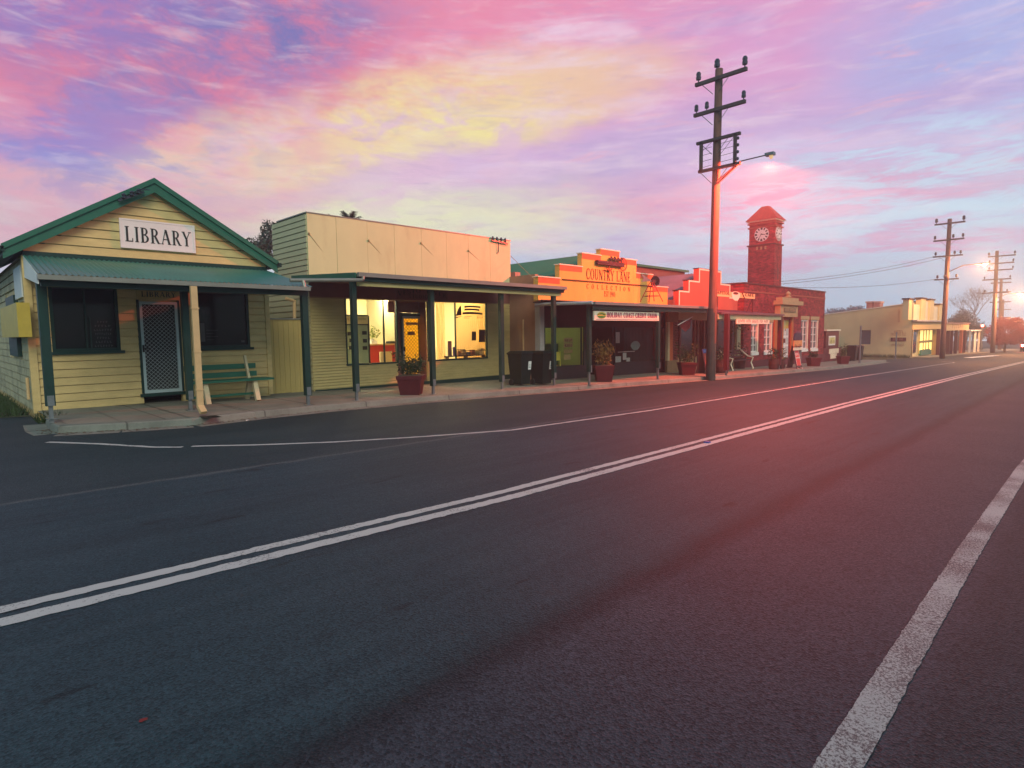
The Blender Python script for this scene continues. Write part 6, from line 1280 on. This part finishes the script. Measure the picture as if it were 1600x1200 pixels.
b.prism(pts, 'y', p.y-.08, p.y-.02); hd = b.make('arched_panel', mat('navy_panel', (.015, .015, .05), .5), st_); scribble(B(), (mx2-rw*.7, p.y-.085, zb3+.35), (1, 0, 0), (0, 0, 1), .14, rw*1.4, (7,)).make('lettering', mat('dull_pink_letter', (.3, .06, .12), .5), hd)
B().box(mx2-rw, mx2+rw, p.y-.07, p.y-.03, zd3, zc3).make('panel', mat('orange_panel', (.70, .28, .10), .5), st_); o = B().box(mx2-rw, mx2+rw, p.y-.07, p.y-.03, ze3, zd3-.05).make('panel', offwhite, st_); scribble(B(), (mx2-rw*.8, p.y-.075, ze3+.1), (1, 0, 0), (0, 0, 1), .2, rw*1.6, (3, 3)).make('lettering', mat('red_letter', (0, 0, 0)), o)
# flag on the cafe post
p = PY(1060, 507, 11.9); fl = thing('cafe_flag', 'small dark red flag with a lighter emblem slanting from the cafe awning post', 'flag', p); B().tube([PY(1059, 508, 11.9), PY(1082, 495, 11.9)], .02, 5).make('staff', white_m, fl)
B().add([PY(1063, 508, 11.92), PY(1081, 497, 11.92), PY(1078, 512, 12.0), PY(1071, 518.5, 11.95), PY(1065, 513, 12.0)], [(0, 1, 2, 3, 4)]).make('cloth', mat('maroon_cloth', (.17, .025, .03), .8, .2, 4), fl)
# slender sign posts on the corner
p = G(1343, 567, .127); t_ = thing('grey_post', 'slender grey steel pole standing at the end of the footpath', 'pole', p); B().tube([p, (p.x, p.y, PX(1343, 509, p.x).z)], .055, 8).make('shaft', grey_m, t_); B().lathe(p, [(.12, 0), (.12, .03)], 10).make('base_plate', grey_m, t_)
p = G(1399, 561.5, 0); t_ = thing('grey_post', 'short grey steel pole in the grass against the far cream wall', 'pole', p); B().tube([p, (p.x, p.y, PX(1399, 519, p.x).z)], .05, 8).make('shaft', grey_m, t_); B().lathe(p, [(.10, 0), (.10, .03)], 10).make('base_plate', grey_m, t_)

# ================================================================== POLES AND LAMPS
SOD = (1.0, .10, .050)
def crossarm(par, x, yc_, z, y0, y1, ins_, r_=.055, big=1.0, brace=True):
    a = B().box(x-.22, x-.10, y0, y1, z-r_, z+r_).make('crossarm', arm_m, par)
    for yy_ in ins_: B().lathe((x-.16, yy_, z+r_), [(.02*big, 0), (.02*big, .08*big), (.075*big, .09*big), (.085*big, .16*big), (.07*big, .2*big), (.08*big, .27*big), (.05*big, .33*big)], 10).make('insulator', insul, a)
    if brace:
        b = B(); b.tube([(x-.16, yc_-.55, z-.03), (x-.12, yc_-.1, z-.5)], .012, 4); b.tube([(x-.16, yc_+.55, z-.03), (x-.12, yc_+.1, z-.5)], .012, 4); b.make('brace', grey_m, a)
def lamp_head(par, root, tip, power, lens_s, ll=.62, kind='SPOT'):
    tip, root = Vector(tip), Vector(root); mid = Vector((tip.x, root.y+(tip.y-root.y)*.45, tip.z-.02))
    ar = B().tube([root, mid, tip+Vector((0, ll*.48, 0))], .022 if kind == 'SPOT' else .035, 7).make('lamp_arm', arm_m, par)
    hd = B().obox(tip, (.10, 0, 0), (0, ll/2, 0), (0, 0, .05)).make('lamp_head', grey_m, ar)
    B().lathe(tip+Vector((0, -.04, -.17)), [(.03, 0), (.10*ll/.5, .05), (.11*ll/.5, .10), (.07, .119)], 10).make('lens', emis('sodium_lens_%d' % lens_s, (1, .62, .30), lens_s), hd)
    l = bpy.data.lights.new('street_light', kind); l.energy = power; l.color = SOD if kind == 'SPOT' else (1, .42, .16); l.shadow_soft_size = .12
    if kind == 'SPOT': l.spot_size = rad(178); l.spot_blend = .10
    lo = bpy.data.objects.new('street_light', l); COL.objects.link(lo); lo.location = tip+Vector((0, -.04, -.32))
    if kind == 'SPOT': lo.rotation_euler = Vector((-.17, -.24, .95)).to_track_quat('Z', 'Y').to_euler()   # only the beam is turned from the camera, to keep its halo down
def pole(x, y, zb, zt, yt, label, arms, lamp=None, r0_=.16, r1_=.115, grp='timber power poles'):
    t = thing('power_pole', label, 'power pole', (x, y, zb), grp)
    B().tube([(x, y+(yt-y)*k, zb-.2+(zt-zb+.2)*k) for k in (0, .15, .4, .7, 1)], [r0_, r0_*.97, r0_*.9, (r0_+r1_)/2*.95, r1_], 14).make('shaft', wood_pole, t, smooth=True)
    for a in arms: crossarm(t, x, (y+yt)/2, *a)
    if lamp: lamp_head(t, *lamp)
    return t
p1_ = Vector((21.5, 10.85, g(21.5)))
P1 = pole(21.5, 10.85, p1_.z, 11.1, 10.72, 'tall dark timber power pole with boxed crossarms rising before the cafe', [(10.73, 9.60, 11.57, (9.68, 11.45), .06, 1.15), (9.63, 9.63, 11.61, (9.7, 11.1, 11.52), .06, .95), (8.57, 9.79, 11.48, (), .05), (7.52, 9.77, 11.39, (), .05)], ((21.4, 10.7, 7.05), (21.4, 8.74, 7.62), 8300, .5, .30), .17, .135)
B().lathe((21.5, 10.8, 11.08), [(.03, 0), (.03, .1), (.10, .12), (.11, .2), (.09, .25), (.10, .33), (.06, .4)], 10).make('top_insulator', insul, P1)
b = B()
for y_ in (11.30, 9.98): b.box(21.28, 21.40, y_-.045, y_+.045, 7.5, 8.58)
b.make('frame_upright', arm_m, P1)
b = B()
for k in range(4): b.tube([(21.3, 9.98, 7.72+k*.22), (21.3, 10.5, 7.70+k*.22)], .008, 4); b.tube([(21.3, 10.86, 7.66+k*.22), (21.3, 11.3, 7.64+k*.22)], .008, 4)
b.tube([(21.3, 10.0, 8.5), (21.3, 10.6, 7.9)], .008, 4); b.tube([(21.3, 10.85, 8.5), (21.3, 11.3, 8.2)], .008, 4); b.make('frame_wires', black_m, P1)
b = B()
for k in range(4): b.lathe((21.3, 9.86, 7.68+k*.24), [(.02, -.05), (.05, -.02), (.05, .03), (.02, .06)], 8)
b.make('frame_insulators', insul, P1)
B().bar((21.35, 10.65, 6.95), (21.35, 9.85, 7.5), .06, .06, (1, 0, 0)).make('strut', arm_m, P1)
P2 = pole(61.3, 10.12, g(61.3), 10.5, 10.07, 'timber power pole with four crossarms and glowing lamp before the far cream shop', [(10.12, 8.99, 11.07, (9.1, 10.95), .06, 1.3), (8.77, 9.0, 11.1, (9.1, 9.75, 11.0), .06, 1.1), (7.45, 9.04, 11.09, (9.2, 9.6, 10.9), .055), (5.53, 9.22, 10.92, (9.4, 10.2, 10.7), .05)], ((61.25, 10.05, 6.1), (61.25, 7.67, 6.62), 4500, 80, .6, 'POINT'), .2, .15)
P3 = pole(92.5, 10.25, g(92.5), 10.6, 10.37, 'hazy timber power pole rising behind the red tree with crossarms', [(9.95, 8.6, 11.2, (8.7, 11.1), .07, 1.3), (9.1, 8.7, 11.2, (8.8, 11.0), .07, 1.1), (8.3, 8.8, 11.2, (8.8, 11), .07), (7.2, 8.9, 11.6, (9, 11.4), .07), (5.6, 9.0, 11.6, (9.2, 11.3), .07)], ((92.4, 10.2, 4.9), (92.4, 8.05, 5.42), 9000, 110, .8, 'POINT'), .25, .17)
for X_, px_, py_, lab, lp in ((125, 1564.5, 437, 'faint distant power pole seen just right of the hazy third pole', (1587, 499)), (155, 1567.5, 468, 'faintest power pole, farthest along the misty street', None)):
    t_ = PX(px_, py_, X_); yb_ = PX(px_-3.0, 545, X_).y; lm = None
    if lp: q = PX(*lp, X_); lm = ((X_, t_.y, q.z-.3), (X_, q.y, q.z), 4000, 80, .8, 'POINT')
    pole(X_, yb_, g(X_), t_.z, t_.y, lab, [(t_.z-.5, t_.y-1.3, t_.y+1.3, (), .09), (t_.z-2, t_.y-1.3, t_.y+1.3, (), .09), (t_.z-3.6, t_.y-1.3, t_.y+1.3, (), .09)], lm, .25, .18)
B().tube([(21.5, 10.85, g(21.5)-.1), (21.5, 10.84, 2.36)], .178, 14).make('pole_sleeve', mat('sleeve_green', (.03, .045, .042), .5, .25, 4, .05), P1)  # dark green sleeve round the lower pole, up to awning height
# wires reaching the second pole
def wire(a, b_, sag, label):
    a, b_ = Vector(a), Vector(b_); pts = [a.lerp(b_, k/16)-Vector((0, 0, sag*4*(k/16)*(1-k/16))) for k in range(17)]
    o = B().tube(pts, .012, 4).make('power_line', black_m); tag(o, label, 'power line', 'wires between the poles')
far = PX(1221, 440, 41.6)
wire((61.1, 10.9, 7.5), (far.x-.05, far.y, far.z), .25, 'thin wire from the third crossarm of the second pole to the tower'); f2 = PX(1221, 444, 41.6); wire((61.1, 9.6, 7.5), (f2.x-.05, f2.y+.3, f2.z), .3, 'second thin wire running to the tower below the upper one'); f3 = PX(1221, 448, 41.6); wire((61.1, 10.7, 5.6), (f3.x-.05, f3.y+.3, f3.z), .3, 'lowest thin wire between the tower and the second pole')
# small red light by the far awning
q = PX(1535, 509, 98); t_ = thing('warning_light', 'small red light on a thin post left of the red tree', 'light', (98, q.y, q.z)); B().lathe((98, q.y, q.z-.15), [(.05, 0), (.16, .1), (.16, .22), (.05, .3)], 10).make('lens', emis('red_lens', (1, .12, .08), 30), t_); B().tube([(98, q.y, q.z-.15), (98, q.y, g(98))], .06, 6).make('post', grey_m, t_)
# car near the right edge
cx_, cy_ = 104, 7.75; cz = g(cx_); car = thing('parked_car', 'dark red hatchback with glowing tail lights at the far right edge', 'car', (cx_, cy_, cz)); cp2 = mat('red_car_paint', (.22, .02, .03), .3, .1, 4, spec=.6)
b = B(); prof = [(0, .28), (0, .85), (.12, .95), (.35, 1.0), (.75, 1.45), (2.3, 1.47), (3.1, 1.0), (4.0, .9), (4.15, .6), (4.15, .28)]
b.prism([(cx_+u, cz+v) for u, v in prof], 'y', cy_-.85, cy_+.85); b.make('body', cp2, car)
B().add([(cx_+.31, cy_-.7, cz+1.02), (cx_+.31, cy_+.7, cz+1.02), (cx_+.66, cy_+.62, cz+1.40), (cx_+.66, cy_-.62, cz+1.40)], [(0, 1, 2, 3)]).make('rear_window', dkglass, car)
for s_ in (-1, 1):
    B().box(cx_-.02, cx_+.05, cy_+s_*.66-.15, cy_+s_*.66+.15, cz+.72, cz+.95).make('tail_light', emis('tail_lamp', (1, .10, .05), 160), car)
    for u in (.7, 3.4):
        w_ = B().prism([(cx_+u+.31*math.cos(k*.5236), cz+.31+.31*math.sin(k*.5236)) for k in range(12)], 'y', cy_+s_*.87-.1, cy_+s_*.87+.1).make('wheel', black_m, car); B().prism([(cx_+u+.18*math.cos(k*.5236), cz+.31+.18*math.sin(k*.5236)) for k in range(12)], 'y', cy_+s_*.98-.01, cy_+s_*.98+.005).make('rim', grey_m, w_)
B().box(cx_-.03, cx_+.02, cy_-.26, cy_+.26, cz+.55, cz+.66).make('number_plate', white_m, car); B().box(cx_-.06, cx_+.1, cy_-.86, cy_+.86, cz+.3, cz+.5).make('bumper', plastic, car)

# ================================================================== TREES
def tree(name, label, base, h, r_, leafm, n, size, cat='tree', group=None, crown=None, bare=False, seed=1, trunk=.2, low=.25):
    rs = random.getstate(); random.seed(seed); base = Vector(base)
    t = thing(name, label, cat, base, group); b = B(); tips = []
    def grow(p, d, l, rr, k):
        q = p+d*l; m_ = p.lerp(q, .5)+Vector((random.gauss(0, l*.05), random.gauss(0, l*.05), 0)); b.tube([p, m_, q], [rr, rr*.85, rr*.65], 6 if k < 2 else 4)
        if k >= (5 if bare else 3): tips.append(q); return
        for i in range(random.choice((2, 3, 3))):
            e = (d+Vector((random.gauss(0, .5), random.gauss(0, .5), random.uniform(0, .45)))).normalized(); grow(q, e, l*random.uniform(.6, .82), rr*.62, k+1)
        if k > 0: tips.append(q)
    grow(base-Vector((0, 0, .2)), Vector((0, 0, 1)), h*low, trunk, 0); b.make('trunk', bark, t)
    if not bare or n:
        c = B()
        if crown:
            for (cx, cy, cz_, rx_, ry_, rz_) in crown: c.leaves(base+Vector((cx, cy, cz_)), (rx_, ry_, rz_), n//len(crown), size, .35)
        else:
            for q in tips: c.leaves(q, (r_*.34, r_*.34, r_*.28), n//len(tips), size, 0)
        c.make('crown', leafm, t)
    random.setstate(rs); return t
X_ = 99; c1 = PX(1572, 522, X_)
cr_ = [(0, 0, 2.7, 1.2, 1.7, 1.5), (0, 1.1, 2.4, 1.0, 1.1, 1.2), (0, -1.3, 3.0, 1.0, 1.2, 1.1), (0, .2, 3.7, 1.0, 1.3, .8), (0, -1.7, 2.3, .9, .8, .8), (0, -.6, 1.7, 1, 1.4, .7), (0, .9, 1.5, .9, 1.0, .6), (0, -.9, 3.9, .7, .7, .5)]
tree('street_tree', 'rounded red-leaved street tree beside the far road edge', (X_, c1.y, g(X_)), 4.6, 2, leaf_r, 17000, .21, crown=cr_, seed=3, trunk=.16)
q = PX(1520, 545, 150); tree('bare_tree', 'tall bare misty tree above the far awnings', (150, q.y, g(150)), 17.0, 3, leaf_m, 1500, .22, bare=True, seed=11, trunk=.17, low=.22)
for px_, X_, h_, lab, sd in ((1497, 108, 7.0, 'broad grey misty tree behind the far fascia board', 5), (1510, 118, 8.6, 'rounded grey misty tree just left of the bare tree', 8), (1533, 122, 6.2, 'low grey misty tree left of the hazy third pole', 9)):
    q = PX(px_, 545, X_); tree('misty_tree', lab, (X_, q.y, g(X_)), h_, h_*.42, leaf_m, 2600, .34, group='misty trees beyond the shops', seed=sd, trunk=.22)
for px_, X_, h_, lab, sd in ((1312, 165, 14, 'faint misty tree on the skyline right of the post office, left of two', 21), (1334, 170, 14, 'faint misty tree on the skyline above the far wall, right of two', 22)):
    q = PX(px_, 540, X_); tree('misty_tree', lab, (X_, q.y, g(X_)), h_, h_*.42, leaf_m, 2200, .6, group='faint trees on the skyline', seed=sd, trunk=.3)
q = PY(414, 368, 27); tree('backyard_tree', 'feathery dark tree showing between the hall roof and cream parapet', (q.x, 27, .0), q.z*1.4, 1.8, leaf_m, 1500, .20, seed=33, trunk=.14, crown=[(.15, 0, q.z+.0, .35, .5, .7), (-.35, 0, q.z-.55, .6, .6, .35), (.2, .1, q.z-.6, .6, .6, .6)])
def palm(px_, py_, Y, label, s_, rr):
    q = PY(px_, py_, Y); t = thing('palm', label, 'tree', (q.x, Y, 0), 'palms behind the cream shop'); B().tube([(q.x, Y, -.3), (q.x+.1, Y, q.z*.5), (q.x, Y, q.z)], [.2, .16, .13], 10).make('trunk', bark, t); b = B()
    for i in range(26):
        a = random.uniform(0, 6.28); e = random.uniform(-.1, 1.3); L_ = rr*random.uniform(.8, 1.15); d = Vector((math.cos(a)*math.cos(e), math.sin(a)*math.cos(e), math.sin(e))); p = Vector((q.x, Y, q.z)); pts = []
        for k in range(8): pts.append(p.copy()); p = p+d*L_/7; d = (d+Vector((0, 0, -.16))).normalized()
        for k in range(1, 8):
            dd = (pts[k]-pts[k-1]).normalized(); sd_ = dd.cross(Vector((0, 0, 1))).normalized()
            for s2 in (-1, 1):
                for u in (.3, .8): o = pts[k-1].lerp(pts[k], u); e2 = o+(sd_*s2*.8+dd*.6+Vector((0, 0, -.3))).normalized()*s_; b.add([o, o+dd*.05, e2], [(0, 1, 2)])
            b.add([pts[k-1]-sd_*.012, pts[k-1]+sd_*.012, pts[k]+sd_*.012, pts[k]-sd_*.012], [(0, 1, 2, 3)])
    b.make('fronds', leaf_m, t)
palm(547, 350, 26, 'dark palm top peeping over the middle of the cream parapet', .26, .62); palm(520, 344, 30, 'tip of a smaller palm just left of the other palm top', .18, .32)
# ================================================================== GRASS
def grass(poly_pts, n, h, name, label=None):
    b = B(); xs = [p.x for p in poly_pts]; ys = [p.y for p in poly_pts]
    for i in range(n):
        x, y = random.uniform(min(xs), max(xs)), random.uniform(min(ys), max(ys)); a = random.uniform(0, 6.28); hh = h*random.uniform(.4, 1.2); w = .012
        z_ = g(x)+.0; d = Vector((math.cos(a), math.sin(a), 0)); l = Vector((random.gauss(0, .4), random.gauss(0, .4), 0))*hh; p = Vector((x, y, z_)); b.add([p-d*w, p+d*w, p+l+Vector((0, 0, hh))], [(0, 1, 2)])
    o = b.make(name, mat('grass_blades', (.035, .06, .02), .8, .4, 6)); o['kind'] = 'stuff'; return o
sheet('side_lawn', [(-3, 16.4), (1.45, 15.2), (1.45, 26), (-3, 26)], .012, verge_m)
grass([Vector((-.6, 15.5, 0)), Vector((1.45, 22, 0))], 5200, .16, 'lawn_grass'); q = G(77, 655, .05); grass([Vector((q.x-.18, q.y-.2, 0)), Vector((q.x+.2, q.y+.35, 0))], 160, .20, 'kerb_weeds')
sheet('far_verge', [(52, 12.5), (61.9, 12.45), (61.9, 24), (60.8, 24)], .012, verge_m); grass([Vector((60.6, 12.5, 0)), Vector((61.9, 20, 0))], 2200, .34, 'wall_grass')
# ================================================================== HAZE
hz_ = B().box(-60, 215, -80, 120, -7.5, 19); ho = hz_.make('haze', bpy.data.materials.new('haze')); ho['kind'] = 'stuff'
hm = ho.data.materials[0]; hm.use_nodes = True; n_ = hm.node_tree.nodes; n_.clear(); o_ = n_.new('ShaderNodeOutputMaterial'); v_ = n_.new('ShaderNodeVolumePrincipled'); v_.inputs['Color'].default_value = (.86, .90, .96, 1); v_.inputs['Density'].default_value = .0030; v_.inputs['Anisotropy'].default_value = .58; hm.node_tree.links.new(v_.outputs[0], o_.inputs['Volume'])
